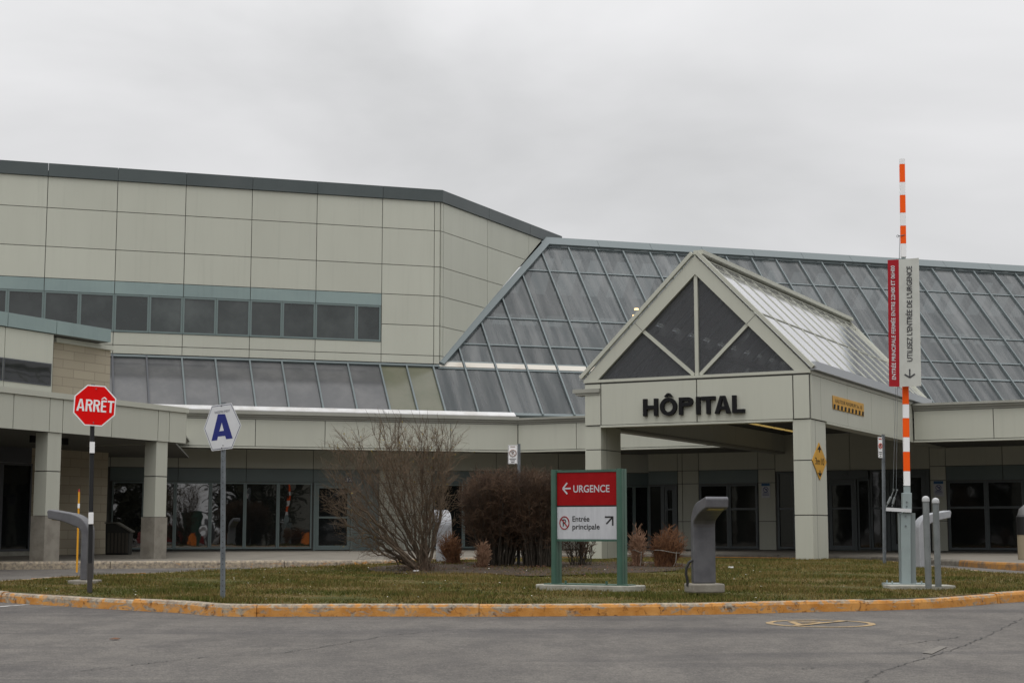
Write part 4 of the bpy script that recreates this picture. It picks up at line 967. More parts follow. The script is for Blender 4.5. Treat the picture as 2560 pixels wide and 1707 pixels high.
mb = MB(); u0, u1 = BR.s(133, 900), BR.s(276, 900); zu = BR.z(276, 876); BR.box(mb, u0, u1, ZT(463)-.4, zu, -.3, .002); BR.poly(mb, [(u0, zu), (u1, zu), (u1, zu), (u0, BR.z(133, 845))], -.3, .002) if False else None
mb.build('brick_wall', block, sw)
mb = MB(); BR.box(mb, u0, u1+.05, zu, zu+.13, -.3, .10); mb.build('coping', panel, sw)
mb = MB(); BR.box(mb, BR.s(-60, 1200), bs(136), GF, GF+.12, -.25, .05); mb.build('wall', conc_l, sw)
mb = MB(); BR.box(mb, BR.s(-60, 1200), bs(76), 3.05, ZBt(100)+.05, -.25, .02, 0); mb.build('spandrel', mull_d, sw)
mb = MB(); BR.box(mb, bs(76)-.0, bs(134), GF+.12, ZBt(100)+.05, -.25, .01, 0); mb.build('wall', block, sw)
window(BR, BR.s(-60, 1200), BR.s(0, 1200), GF+.12, 3.04, glass_d, mull_d, sw, fw=.06)
window(BR, BR.s(1, 1200), bs(77), GF+.12, 3.04, glass_d, mull_d, sw, fw=.06)
US = Frame(BR.w(0, 0, .35), DV); uz = lambda x, y: US.z(x, y); us = lambda x, y=880: US.s(x, y)
tz0 = np.mean([uz(0, 816), uz(270, 856)]); tz1 = np.mean([uz(0, 779.5), uz(270, 822)]); wz1 = np.mean([uz(7, 896), uz(127, 908)]); wz0 = np.mean([uz(7, 952), uz(127, 965.5)])
mb = MB(); lx = us(-90); US.panels(mb, [lx, us(9), us(131)], [ZT(463)-.6, tz0], back=False); US.box(mb, lx, us(131), ZT(463)-.6, tz0, -.6, -.002, 1)
mb.build('wall', PM, sw)
mb = MB(); US.panels(mb, [lx, us(10), us(133), us(270)], [tz0, tz1], back=False, th=.10, gap=.02); US.box(mb, lx, us(270), tz0, tz1-.01, -.6, -.002, 1); mb.build('teal_band', [teal, joint], sw)
window(US, us(-85), us(5), wz0, wz1, glass_d, mull_d, sw, fw=.03, o=.036, proud=.02)
window(US, us(7), us(127), wz0, wz1, glass_d, mull_d, sw, fw=.03, o=.036, proud=.02)
mb = MB(); mb.prism([US.w(lx, tz1-.06, -.1), US.w(us(270), tz1-.06, -.1), US.w(us(270), tz1-.06, -9), US.w(lx, tz1-.06, -9)], UP*.05); mb.prism([BR.w(u1, GF, -.3), BR.w(u1, zu, -.3), BR.w(u1, zu, -9), BR.w(u1, GF, -9)], -DV*.2); mb.build('roof', trim_m, sw)
mb = MB(); LF.box(mb, SX(-90)-12, SX(-90), GF, ZT(0)-.02, -6.5, -.01); BR.box(mb, BR.s(-60, 1200)-8, BR.s(-60, 1200)-.02, GF, ZT(0)-.3, -.4, .0); mb.build('wall', panel, sw)  # unseen solid block added to shut sky light out of the arcade's left end
cov = [LF.w(SX(-90), 0, -.35), LF.w(e1-.02, 0, -.35), EA.w(EA.s(474, 1090), 0, -.02), EA.w(EA.s(474, 1090)-7, 0, -.02), BR.w(BR.s(-60, 1200)-1, 0, -.2)]
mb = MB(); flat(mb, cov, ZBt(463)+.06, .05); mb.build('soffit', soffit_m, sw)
mb = MB(); flat(mb, cov, ZT(463)-.3, .06); mb.build('arcade_roof', trim_m, sw)
mb = MB(); p = LF.w(SX(200), ZBt(200)-.06, -1.5); mb.bar(p, p+DV*1.2, .16, .07, UP); mb.build('soffit_lamp', black_m, sw)
#--PART3--
# ================================================================== SIGNS AND STREET FURNITURE
def facing(P, yaw=0.):
    d = V3(P[0], P[1], 0); d /= np.linalg.norm(d); a = math.atan2(-d[0], d[1])+math.radians(yaw)   # rotate about z
    return Frame(P, V3(math.cos(a), math.sin(a), 0))
def upost(name, A, B, w, m, parent, holes=False):
    A = np.array(A); B = np.array(B); mb = MB(); mb.bar(A, B, w, w*.8, V3(1, 0, 0)); o = mb.build(name, m, parent, bevel=.004)
    return o
# stop sign -------------------------------------------------------------
B = onground(224, 1481, .15); st = empty('stop_sign', B, 'red octagonal stop sign reading ARRÊT on a black post', 'sign')
fr = facing(B, 4); T = fr.w(*fr.q(233, 960)); mb = MB(); mb.bar(B-UP*.05, B+(T-B)*1.0-fr.n*.04, .062, .062, fr.d)
mb.build('post', blk, st, bevel=.006)
mb = MB(); mb.bar(B+UP*.0, B+(T-B)*.14, .072, .072, fr.d); mb.build('post_sleeve', mat('dull_black_sleeve', (.05, .045, .042), .6), st)
for y0, y1 in ((1106, 1134), (1282, 1311)):
    k0, k1 = (1481-y1)/521., (1481-y0)/521.; mb = MB(); mb.bar(B+(T-B)*k0+fr.n*.01, B+(T-B)*k1+fr.n*.01, .07, .062, fr.d); mb.build('reflector', white_r, st)
cx, cz = fr.q(236.5, 1014); R = .305; rot = math.radians(-2.6)
def octa(R, o0, o1, m, nm, bev=0): mb = MB(); fr.poly(mb, [(cx+R*math.cos(math.pi/8+k*math.pi/4+rot), cz+R*math.sin(math.pi/8+k*math.pi/4+rot)) for k in range(8)], o0, o1); return mb.build(nm, m, st, bevel=bev)
octa(R/math.cos(math.pi/8), .03, .034, white_r, 'border'); octa((R-.018)/math.cos(math.pi/8), .034, .036, red_p, 'board')
xd = fr.d*math.cos(rot)+UP*math.sin(rot); yd = UP*math.cos(rot)-fr.d*math.sin(rot)
mb = MB(); x_ = -.262
for ch, wd in (('A', .118), ('R', .098), ('R', .098), ('Ê', .082), ('T', .098)): glyph(mb, ch, fr.w(cx, cz, .036)-yd*.092+xd*x_, xd, yd, wd, .178, .028, .003); x_ += wd+.0125
mb.build('text', white_r, st)
mb = MB()
for s_ in (.25, -.255): p = fr.w(cx, cz, .036)+yd*s_; mb.tube([p, p+fr.n*.012], .009, 8)
mb.build('bolt', post_g, st)
# assembly point sign ------------------------------------------------------
B = onground(557, 1495, .15); sa = empty('assembly_sign', B, 'tilted white hexagonal sign with large blue letter A on a grey post', 'sign')
fr = facing(B, -8); T = fr.w(*fr.q(558, 1005)); mb = MB(); mb.bar(B-UP*.05, T-fr.n*.04, .062, .03, fr.d)
for sd_ in (-1, 1): mb.bar(B-UP*.05+fr.d*sd_*.026+fr.n*.0, T+fr.d*sd_*.026-fr.n*.04, .012, .05, fr.d)
mb.build('post', post_g, sa)
mb = MB(); L_ = np.linalg.norm(T-B); k = 0
while .1+k*.075 < L_-.6: p = B+(T-B)*((.1+k*.075)/L_)+fr.n*.012; mb.tube([p, p+fr.n*.006], .007, 6); k += 1
mb.build('post_holes', blk, sa)
HX = [fr.q(450+x/7.84, 980+y/7.84) for x, y in ((620, 265), (465, 715), (625, 1155), (1025, 1105), (1205, 650), (1010, 212))]
c = np.mean(HX, axis=0)
def hexa(k, o0, o1, m, nm): mb = MB(); fr.poly(mb, [tuple(c+(np.array(p)-c)*k) for p in HX], o0, o1); return mb.build(nm, m, sa)
hexa(1.0, .0, .004, white_r if False else sign_w, 'board'); hexa(.955, .004, .0055, mat('sign_border_blue', (.03, .035, .09), .4), 'border'); hexa(.93, .0055, .007, sign_w, 'face')
r_ = math.atan2(HX[5][1]-HX[0][1], HX[5][0]-HX[0][0]); xd = fr.d*math.cos(r_)+UP*math.sin(r_); yd = UP*math.cos(r_)-fr.d*math.sin(r_)
def hq(x, y): return fr.q(450+x/7.84, 980+y/7.84)
mb = MB(); A_ = [[(618, 955), (745, 432), (885, 428), (820, 595), (772, 768), (745, 870), (730, 940)], [(820, 595), (885, 428), (1035, 905), (905, 920), (885, 855), (862, 755)], [(772, 768), (862, 755), (885, 855), (745, 870)]]
for P in A_: fr.poly(mb, [hq(*p) for p in P], .007, .009)
mb.build('letter', blue_m, sa)
mb = MB(); p = hq(835, 405); text(mb, 'RASSEMBLEMENT', fr.w(p[0], p[1], .007), xd, yd, .215, .034, .002, .0); mb.build('text', mat('faded_ink', (.16, .16, .19), .5), sa)
mb = MB()
for x, y in ((812, 268), (820, 1095)): p = hq(x, y); P = fr.w(p[0], p[1], .007); mb.tube([P, P+fr.n*.008], .008, 8)
mb.build('bolt', blk, sa)
# green directory sign --------------------------------------------------------
B = onground(1473, 1460, .235); gs = empty('directory_sign', B, 'green framed hospital directory sign with red URGENCE panel and white Entrée principale panel', 'sign')
GX = Frame(B, DU); gq = lambda x, y: GX.q(1370+x/4.478, 1150+y/4.478)
zt = gq(80, 113)[1]; aL0, aL1 = gq(35, 700)[0], gq(80, 700)[0]; aR0, aR1 = gq(768, 700)[0], gq(826, 700)[0]; zp0 = gq(400, 885)[1]; zmid = gq(400, 512)[1]; zbm = GX.z(1470, 1459)
pw = .085; PD = .20
def gpost(a):
    mb = MB(); hw = pw/2
    prof = [(-hw, 0)]+[(-hw*math.cos(t), hw*.5*math.sin(t)) for t in np.linspace(.3, math.pi-.3, 6)]+[(hw, 0), (hw, -.085), (hw-.012, -.090), (hw-.012, -.105), (hw, -.11), (hw, -PD), (-hw, -PD), (-hw, -.11), (-hw+.012, -.105), (-hw+.012, -.09), (-hw, -.085)]
    mb.prism([GX.w(a+x, zbm, y) for x, y in prof], UP*(zt-zbm+.01)); return mb.build('post', green_m, gs, smooth=True)
gpost(aL0+pw/2); gpost(aR0+pw/2)
aL1 = aL0+pw
mb = MB(); GX.box(mb, aL1, aR0, zt-.035, zt, -PD+.05, -.02); GX.box(mb, aL1, aR0, zp0-.03, zp0, -PD+.05, -.02); GX.box(mb, aL1, aR0, zp0, zt-.035, -PD+.05, -.06); mb.build('frame', green_m, gs)
mb = MB(); GX.box(mb, aL1+.005, aR0-.005, zmid+.012, zt-.04, -.06, -.03); mb.build('red_panel', red_s, gs)
mb = MB(); GX.box(mb, aL1+.005, aR0-.005, zp0+.003, zmid-.012, -.06, -.03); mb.build('white_panel', sign_g, gs)
mb = MB(); GX.box(mb, aL1+.005, aR0-.005, zmid-.012, zmid+.012, -.06, -.035); mb.build('divider', blk, gs)
mb = MB(); p0 = gq(275, 360); p1 = gq(680, 355); h_ = gq(520, 278)[1]-gq(520, 358)[1]
text(mb, 'URGENCE', GX.w((p0[0]+p1[0])/2, (p0[1]+p1[1])/2, -.03), DU, UP, p1[0]-p0[0], h_, .003, .012); mb.build('white_text', sign_g, gs); mb = MB()
a, z = gq(157, 316); a2 = gq(245, 316)[0]; aw = .024
GX.bar(mb, (a+.01, z), (a2, z), aw, -.03, -.027); GX.bar(mb, (a, z), (a+.075, z+.085), aw, -.03, -.0265); GX.bar(mb, (a, z), (a+.075, z-.085), aw, -.03, -.0265)
mb.build('white_arrow', sign_g, gs)
mb = MB()
p0, p1 = gq(265, 685), gq(455, 683); text(mb, 'Entrée', GX.w((p0[0]+p1[0])/2, p0[1], -.03), DU, UP, p1[0]-p0[0], gq(290, 625)[1]-gq(290, 685)[1], .003, .01)
p0, p1 = gq(265, 772), gq(570, 770); mb.build('black_text', blk, gs); mb = MB(); text(mb, 'principale', GX.w((p0[0]+p1[0])/2, p0[1], -.03), DU, UP, p1[0]-p0[0], gq(290, 625)[1]-gq(290, 685)[1], .003, .01)
mb.build('black_text', blk, gs); mb = MB()
A1_, B1_ = gq(645, 712), gq(716, 634)
GX.bar(mb, A1_, B1_, aw, -.03, -.027); GX.bar(mb, (B1_[0]+.01, B1_[1]), (B1_[0]-.13, B1_[1]), aw, -.03, -.0265); GX.bar(mb, (B1_[0], B1_[1]+.01), (B1_[0], B1_[1]-.13), aw, -.03, -.0268)
mb.build('arrow', blk, gs); mb = MB()
pc = gq(175, 700); text(mb, 'P', GX.w(pc[0], pc[1]-.055, -.03), DU, UP, .055, .11, .003, .01); mb.build('symbol_letter', blk, gs)
mb = MB(); P = [GX.w(pc[0]+.078*math.cos(t), pc[1]+.095*math.sin(t), -.028) for t in np.linspace(0, 2*math.pi, 28)]; mb.tube(P, .009, 4, cap=False); mb.tube([GX.w(pc[0]-.058, pc[1]+.066, -.024), GX.w(pc[0]+.058, pc[1]-.066, -.024)], .008, 4); mb.build('no_parking_symbol', red_s, gs)
mb = MB(); a, b = gq(-100, 1395)[0], gq(1040, 1400)[0]; cA = (a+b)/2-.03; hw, hdp = .86, .30
prof = [(cA+hw*math.copysign(min(1, abs(math.cos(t))**.35), math.cos(t)), -PD/2+hdp*math.copysign(abs(math.sin(t))**.5, math.sin(t))) for t in np.linspace(0, 2*math.pi, 32)[:-1]]
mb.prism([GX.w(x, zbm-.18, y) for x, y in prof], UP*.165); mb.build('concrete_footing', conc_l, gs, bevel=.012)
mb = MB(); GX.box(mb, aL0-.1, aR1+.12, zbm-.014, zbm, -PD-.04, .06)
for a in (aL0+.26, aR0-.16): mb.tube([GX.w(a, zbm, .03), GX.w(a, zbm+.05, .03)], .018, 8)
mb.build('base_plate', green_m, gs)

# bollard lights ----------------------------------------------------------------
def bollard_light(loc, rz, label):
    root = empty('bollard_light', loc, label, 'bollard light', 'grey metal bollard lights on the island', rz)
    X, Y = V3(1, 0, 0), V3(0, 1, 0); W = .34; th = .12
    # profile in (x forward, z): a folded slab with a rounded back shoulder
    top = [(0, .0), (0, .80)]+[(.42-.42*math.cos(t), .82+.36*math.sin(t)) for t in np.linspace(.15, math.pi/2*.92, 9)]+[(.68, 1.235)]
    und = [(.71, 1.20), (.69, 1.075), (.44, 1.02), (.30, .965)]+[(th+.10*(1-math.sin(t)), .80+.12*math.cos(t)) for t in np.linspace(.3, math.pi/2, 4)]+[(th, .0)]
    P = top+und; mb = MB()
    off = np.array(root.location); vs = [off+V3(x-.08, -W/2, z) for x, z in P]; mb.prism(vs, V3(0, W, 0))
    # triangulate the concave caps by stripping: keep caps as ngons, blender fills them
    o = mb.build('body', lamp_m, root, smooth=False, bevel=.018)
    mb = MB(); c = off+V3(.50-.08, 0, 1.032); mb.prism([c+V3(-.14, -.11, -.012), c+V3(.14, -.11, .018), c+V3(.14, .11, .018), c+V3(-.14, .11, -.012)], V3(0, 0, .03)); mb.build('lens', lens_m, root)
    mb = MB(); mb.prism([off+V3(x, y, -.13) for x, y in ((-.20, -.24), (.22, -.24), (.22, .24), (-.20, .24))], UP*.13); mb.build('plinth', conc, root, bevel=.02)
    return root
PB = onground(1766, 1489, .15); base_z = gz(PB[1])+.15+.17
bl = bollard_light((PB[0]+.0, PB[1]+.24, base_z), math.radians(-78), 'grey metal bollard light right of the green directory sign with hooded head towards the road')
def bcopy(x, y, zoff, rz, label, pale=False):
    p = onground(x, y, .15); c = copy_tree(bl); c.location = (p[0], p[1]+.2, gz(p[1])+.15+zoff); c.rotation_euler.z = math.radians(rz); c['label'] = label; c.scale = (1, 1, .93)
    if pale:  # lighter body colour stands in for sky light on the metal
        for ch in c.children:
            if ch.name.startswith('body'): ch.data = ch.data.copy(); ch.data.materials[0] = lamp_skylit
    return c
bcopy(205, 1459, .06, 176, 'grey metal bollard light just left of the stop sign with arm pointing left')
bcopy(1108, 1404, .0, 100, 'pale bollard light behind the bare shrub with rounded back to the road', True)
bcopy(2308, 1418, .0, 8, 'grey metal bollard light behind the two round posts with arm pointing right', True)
mb = MB(); q = [at(x, y, PB[1]+.25) for x, y in ((1735, 1397), (1722, 1408), (1715, 1428), (1718, 1450), (1720, 1466))]
q = [(1300+x/2.851, 1000+y/2.851) for x, y in ((1232, 1138), (1205, 1155), (1186, 1195), (1184, 1240), (1194, 1285), (1194, 1325))]
mb.tube([at(x, y, PB[1]+.2) for x, y in q], .02, 8); o = mb.build('cable_hose', hose_m, smooth=True); tag(o, 'black cable hose curving out of the bollard light beside its plinth', 'hose')

# barrier gate ------------------------------------------------------------------
B = onground(2270, 1467, .15); zb = B[2]; bg_ = empty('barrier_gate', B, 'raised red and white striped barrier arm carrying a vertical notice board', 'barrier')
fr = facing(B, 10); fq = lambda x, y: fr.q(2180+x/4.482, 1150+y/4.482)
def fb(mb, x0, x1, y0, y1, o0, o1): a, z1 = fq(x0, y0); b, z0 = fq(x1, y1); fr.box(mb, a, b, z0, z1, o0, o1)
mb = MB(); fr.poly(mb, [fq(330, 1410), fq(432, 1410), fq(428, 592), fq(316, 592)], -.10, .04); mb.build('post', post_l, bg_, bevel=.006)
mb = MB(); fr.poly(mb, [fq(318, 1408), fq(330, 1408), fq(312, 590), fq(298, 590)], -.10, .02); fr.poly(mb, [fq(434, 1408), fq(497, 1408), fq(488, 590), fq(430, 590)], -.22, -.02); mb.build('side_cover', mat('barrier_side', (.20, .23, .23), .5), bg_)
mb = MB(); fr.poly(mb, [fq(340, 588), fq(440, 588), fq(440, 366), fq(338, 366)], -.08, .06); mb.build('arm_socket', post_l, bg_, bevel=.006)
mb = MB()
for x, y in ((381, 467), (381, 517), (378, 568), (370, 625), (372, 735)):
    p = fr.w(*fq(x, y), .04 if y > 590 else .06); mb.tube([p, p+fr.n*.015], .013, 8)
mb.build('bolt', post_g, bg_)
mb = MB(); fr.bar(mb, fq(148, 548), fq(430, 566), .055, .062, .085); mb.build('bracket', sign_w, bg_)
mb = MB(); wires = MB()
for (a, b) in (((150, 525), (205, 410)), ((215, 525), (245, 415))):
    P0, P1 = fr.w(*fq(*a), .07), fr.w(*fq(*b), .07); mb.tube([P0, P0*.7+P1*.3, P0*.68+P1*.32, P0*.05+P1*.95, P1], [.006, .008, .019, .019, .008], 8)
    t0 = fr.w(*fq(b[0]+28, 340), .07); mb.tube([P1, t0], .006, 6); mb.tube([t0, t0+UP*.02], .014, 8)
mb.build('turnbuckle', steel_g, bg_)
W1 = fr.w(*fr.q(2248, 592), .05)
for a in ((228, 350), (262, 350)): wires.tube([fr.w(*fq(*a), .07), W1], .003, 4)
wires.build('stay_wire', post_g, bg_)
mb = MB(); W2 = fr.w(*fr.q(2262, 588), .03); mb.tube([W1-fr.d*.03, W2], .006, 5); P = [W1-fr.d*.03+fr.d*.02*math.cos(t)+UP*.02*math.sin(t) for t in np.linspace(0, 6.28, 10)]; mb.tube(P, .004, 4); mb.build('wire_eye', post_g, bg_)
# arm
A0_ = np.array(fr.q(2267.5, 1232)); A1_ = np.array(fr.q(2255, 398)); 
def ay(y): t = (1232-y)/(1232-398.); return A0_+(A1_-A0_)*t
def armseg(y0, y1, m, nm):
    P0, P1 = ay(y1), ay(y0); t = (1232-y0)/834.; wd = (.098)*(1-.18*t); mb = MB()
    fr.bar(mb, tuple(P0), tuple(P1), wd, -.03, .03); return mb.build(nm, m, arm)
mb = MB(); fr.bar(mb, tuple(ay(1235)), tuple(ay(400)), .06, -.02, .02); arm = mb.build('arm', post_l, bg_)
edges = [398, 412, 458, 491, 536, 569, 614, 648]
nxt = [963, 1015, 1049, 1096, 1131.5, 1179, 1214.7]
mid = [648, 697, 731, 780, 814, 863, 898, 946, 963]
for i, (a, b) in enumerate(zip(edges[:-1], edges[1:])): armseg(a, b-.4, white_r if i % 2 == 0 else orange_m, 'reflective_band')
for i, (a, b) in enumerate(zip(nxt[:-1], nxt[1:])): armseg(a, b-.4, orange_m if i % 2 == 0 else white_r, 'reflective_band')
armseg(1216, 1234, post_l, 'arm_root')
# notice board on the arm: a red and a white board meeting at a shallow angle
bq = lambda x, y: (2180+x/2.6125, 380+y/2.6125)
H0, H1 = fr.w(*fr.q(*bq(175, 702), .17), .17), fr.w(*fr.q(*bq(180, 1532), .17), .17)
L0, L1 = hit(*bq(102, 706), H0+fr.n*.0, nrm(hd(math.atan2(fr.d[1], fr.d[0])-.25))), hit(*bq(111, 1530), H0, nrm(hd(math.atan2(fr.d[1], fr.d[0])-.25)))
ang = math.atan2(fr.d[1], fr.d[0])+.22
R0_, R1_ = hit(*bq(306, 692), H0, nrm(hd(ang))), hit(*bq(322, 1527), H0, nrm(hd(ang)))
def board(a, b, c_, d, m, nm):
    n_ = np.cross(b-a, d-a); n_ /= np.linalg.norm(n_); n_ = n_ if n_[1] < 0 else -n_
    mb = MB(); mb.prism([a, b, c_, d], n_*-.012); o = mb.build(nm, m, bg_); return n_
n1 = board(L1, H1, H0, L0, red_b, 'red_board'); n2 = board(H1, R1_, R0_, H0, barr_w, 'white_board')
def vtext(txt, a, b, c_, d, n_, f0, f1, w0, w1, m, nm, arrow=False, bold=.0):
    # a bottom-left, b bottom-right, c top-right, d top-left; text reads upwards, letters' tops to the left
    up_ = (d-a)/np.linalg.norm(d-a); rt = (b-a)/np.linalg.norm(b-a); H_ = np.linalg.norm(d-a); W_ = np.linalg.norm(b-a)
    mb = MB(); O = a+up_*H_*(f0+f1)/2+rt*W_*w1+n_*.001; text(mb, txt, O, up_, -rt, H_*(f1-f0), W_*(w1-w0), .003, bold)
    if arrow:
        c0 = a+rt*W_*.47+n_*.003; p = lambda u_, v_: c0+up_*H_*u_+rt*v_
        for A, B_ in ((p(.135, 0), p(.068, 0)), (p(.068, 0), p(.095, .085)), (p(.068, 0), p(.095, -.085))): mb.bar(A, B_, .022, .004, np.cross(B_-A, n_))
    mb.build(nm, m, bg_)
vtext('ENTRÉE PRINCIPALE FERMÉE ENTRE 22H00 ET 06H00', L1, H1, H0, L0, n1, .055, .955, .30, .67, sign_w, 'text', bold=.012)
vtext("UTILISEZ L'ENTRÉE DE L'URGENCE", H1, R1_, R0_, H0, n2, .195, .945, .36, .60, mat('ink_grey', (.05, .05, .055), .5), 'text', True, bold=.01)
mb = MB(); P = B+V3(.05, .05, 0); mb.cbox((B[0]-.02, B[1]+.12, zb-.06), .62, .44, .12)
for dx in (-.24, .22):
    for dy in (-.06, .28): mb.tube([V3(B[0]-.02+dx, B[1]+dy, zb+.06), V3(B[0]-.02+dx, B[1]+dy, zb+.10)], .012, 6)
mb.build('base_plate', post_l, bg_)
# concrete pad and round posts
pd = onground(2310, 1472, .15); mb = MB(); mb.cbox((pd[0]-.02, pd[1]+.22, gz(pd[1])+.10), 1.0, .5, .105); o = mb.build('concrete_pad', conc_l, bevel=.01); tag(o, 'low concrete pad in the grass under the two round posts', 'concrete pad')
bp = None
for x0, yb, yt, lab in ((2321.5, 1470, 1241, 'round grey steel post with domed cap, the taller one next to the barrier'), (2346, 1466.5, 1245, 'round grey steel post with domed cap, right hand one behind its twin')):
    p = onground(x0, yb, .20); h = 229/3878*p[1]*(1.0 if bp is None else .975)
    if bp is None:
        bp = empty('steel_bollard', p, lab, 'bollard', 'round steel posts beside the barrier')
        mb = MB(); mb.tube([p, p+UP*(h-.05)], .0475, 20); mb.build('pipe', steel_g, bp, smooth=True)
        mb = MB(); pts = [p+UP*(h-.085), p+UP*(h-.05)]+[p+UP*(h-.05+.05*math.sin(t)) for t in (.4, .8, 1.2, 1.5)]; mb.tube(pts, [.056, .056]+[.056*math.cos(t) for t in (.4, .8, 1.2, 1.5)], 20); mb.build('cap', mat('bollard_cap', (.42, .43, .43), .5), bp, smooth=True)
    else: c = copy_tree(bp); c.location = tuple(p); c.scale = (1, 1, .98); c['label'] = lab

# no parking signs on galvanised posts ------------------------------------------
def parking_sign(base, dz, topx, post_w, sq, yaw, label, ring=(.5, .12, .09)):
    fr = facing(base, yaw); T = fr.w(*fr.q(*topx)); root = empty('no_parking_sign', base, label, 'sign', 'no parking signs on grey posts')
    mb = MB(); mb.bar(base-UP*.05, T, .06, .03, fr.d); mb.bar(base-UP*.05+fr.d*.03, T+fr.d*.03, .012, .05, fr.d); mb.build('post', post_g, root)
    x0, x1, y0, y1 = sq; a, b = fr.s(x0, (y0+y1)/2), fr.s(x1, (y0+y1)/2); z0, z1 = fr.z((x0+x1)/2, y1), fr.z((x0+x1)/2, y0); c = (a+b)/2; h = z1-z0
    mb = MB(); fr.box(mb, a, b, z0, z1, .02, .024); mb.build('board', white_r, root)
    mb = MB(); text(mb, 'P', fr.w(c, z0+h*.46, .024), fr.d, UP, (b-a)*.22, h*.20, .002, .03)
    for k, wd in enumerate((.7, .5, .35)): fr.box(mb, c-(b-a)*wd/2, c+(b-a)*wd/2, z0+h*(.24-.085*k), z0+h*(.28-.085*k), .024, .026)
    for (u0, u1, v0, v1) in ((.03, .97, .02, .03), (.03, .97, .97, .98), (.03, .06, .03, .97), (.94, .97, .03, .97)): fr.box(mb, a+(b-a)*u0, a+(b-a)*u1, z0+h*v0, z0+h*v1, .024, .0255)
    mb.build('text', blk, root)
    mb = MB(); rr = min((b-a)*.34, h*.26); pts = [fr.w(c+rr*math.cos(t), z0+h*.57+rr*1.0*math.sin(t), .027) for t in np.linspace(0, 2*math.pi, 24)]; mb.tube(pts, .014, 4, cap=False)
    mb.tube([fr.w(c-rr*.7, z0+h*.57+rr*.7, .028), fr.w(c+rr*.7, z0+h*.57-rr*.7, .028)], .011, 4)
    fr.box(mb, c-.05, c+.05, z0+h*.87, z0+h*.93, .024, .027); mb.build('red_symbol', mat('faded_red', ring, .6), root)
    return root
b1 = onground(1296, 1412, .15); parking_sign(b1, 0, (1297, 1109), 22, (1270, 1294, 1112, 1159), 0, 'white no parking sign on a grey post rising behind the reddish hedge', (.48, .40, .37))
b2 = onground(2210.5, 1409, .15); parking_sign(b2, 0, (2207, 1086), 18, (2193, 2204, 1092, 1144), 52, 'white no parking sign seen nearly edge on, on a grey post left of the barrier')

# yellow stake, bins, cones ---------------------------------------------------------
b = gp(192, 1430, .42); t = at(198, 1222, b[1]); sk = empty('marker_stake', b, 'thin yellow marker stake with red tip behind the stop sign', 'marker stake')
mb = MB(); mb.tube([b, b+(t-b)*.965], .02, 8); mb.build('rod', stake_m, sk, smooth=True)
mb = MB(); mb.tube([b+(t-b)*.965, t], [.021, .012], 8); mb.build('tip', mat('stake_red', (.35, .03, .02), .5), sk)
mb = MB(); mb.tube([b+(t-b)*.77, b+(t-b)*.825], .023, 8); mb.build('reflector', white_r, sk)
b = gp(292, 1386, GF); tb = empty('litter_bin', b, 'dark brown slatted litter bin with sloping lid under the arcade', 'litter bin')
mb = MB(); fr = Frame(b, hd(.05)); fr.poly(mb, [(-.32, GF), (.32, GF), (.34, GF+.62), (-.05, GF+.86), (-.34, GF+.86)], -.5, 0)
mb.build('body', bin_m, tb, bevel=.02)
mb = MB()
for k in range(6): fr.box(mb, -.27+k*.1, -.2+k*.1, GF+.05, GF+.6, .0, .02)
mb.build('slats', mat('bin_slat', (.06, .052, .04), .7), tb)
mb = MB(); fr.bar(mb, (-.05, GF+.88), (.38, GF+.63), .04, -.52, .02); fr.box(mb, -.36, -.05, GF+.861, GF+.90, -.52, .02); mb.build('lid', mat('bin_lid', (.10, .095, .08), .6), tb)
b = gp(2574, 1398, GF); tb = empty('litter_bin', b, 'beige round litter bin with black domed lid at the far right of the entrance', 'litter bin')
mb = MB(); mb.tube([b, b+UP*.58], .26, 20); mb.build('body', bin_b, tb, smooth=True)
mb = MB(); mb.tube([b+UP*.58, b+UP*1.0, b+UP*1.04], [.27, .27, .24], 20); mb.build('hood', blk, tb, smooth=True)
mb = MB(); mb.tube([b+UP*1.04, b+UP*1.18, b+UP*1.3], [.24, .20, .06], 20); mb.build('lid', mat('lid_grey', (.12, .12, .12), .4), tb, smooth=True)
mb = MB(); mb.cbox(V3(*onground(1827, 1419, .15)), .10, .07, .03); o = mb.build('paper_scrap', white_r); tag(o, 'small white paper scrap on the grass right of the big bollard light', 'litter')
mb = MB(); mb.cbox(V3(*onground(1040, 1427, .17)), .11, .05, .02); o = mb.build('paper_scrap', white_r); tag(o, 'small white paper scrap in front of the bare shrub', 'litter')
q = onground(285, 1599); vs = [V3(q[0]+dx, q[1]+dy, gz(q[1])+dz) for dx, dy, dz in ((-.05, 0, .01), (0, .05, .02), (.06, .03, .015), (.05, -.03, .01), (-.01, -.04, .012))]
mb = MB(); mb.prism(vs, V3(0, 0, .004)); o = mb.build('fallen_leaf', litter_m); tag(o, 'single orange brown leaf lying on the asphalt at lower left', 'leaf')

# ================================================================== SHRUBS
def tri_tube(V, F, pts, r0, r1, n=3):
    b = len(V); m = len(pts)
    for i, p in enumerate(pts):
        r = r0+(r1-r0)*i/(m-1)
        t = pts[min(i+1, m-1)]-pts[max(i-1, 0)]; t = t/(np.linalg.norm(t)+1e-9); a = np.cross(t, V3(.3, .9, .2)); a /= np.linalg.norm(a)+1e-9; c = np.cross(t, a)
        for k in range(n): an = 6.2832*k/n; V.append(tuple(p+a*(math.cos(an)*r)+c*(math.sin(an)*r)))
    for i in range(m-1):
        for k in range(n): F.append((b+i*n+k, b+i*n+(k+1) % n, b+(i+1)*n+(k+1) % n, b+(i+1)*n+k))
def mesh_obj(name, V, F, m, parent):
    off = wloc(parent); me = bpy.data.meshes.new(name); me.from_pydata([(x-off[0], y-off[1], z-off[2]) for x, y, z in V], [], F); me.materials.append(m); me.update()
    o = bpy.data.objects.new(name, me); COL.objects.link(o); o.parent = parent; return o
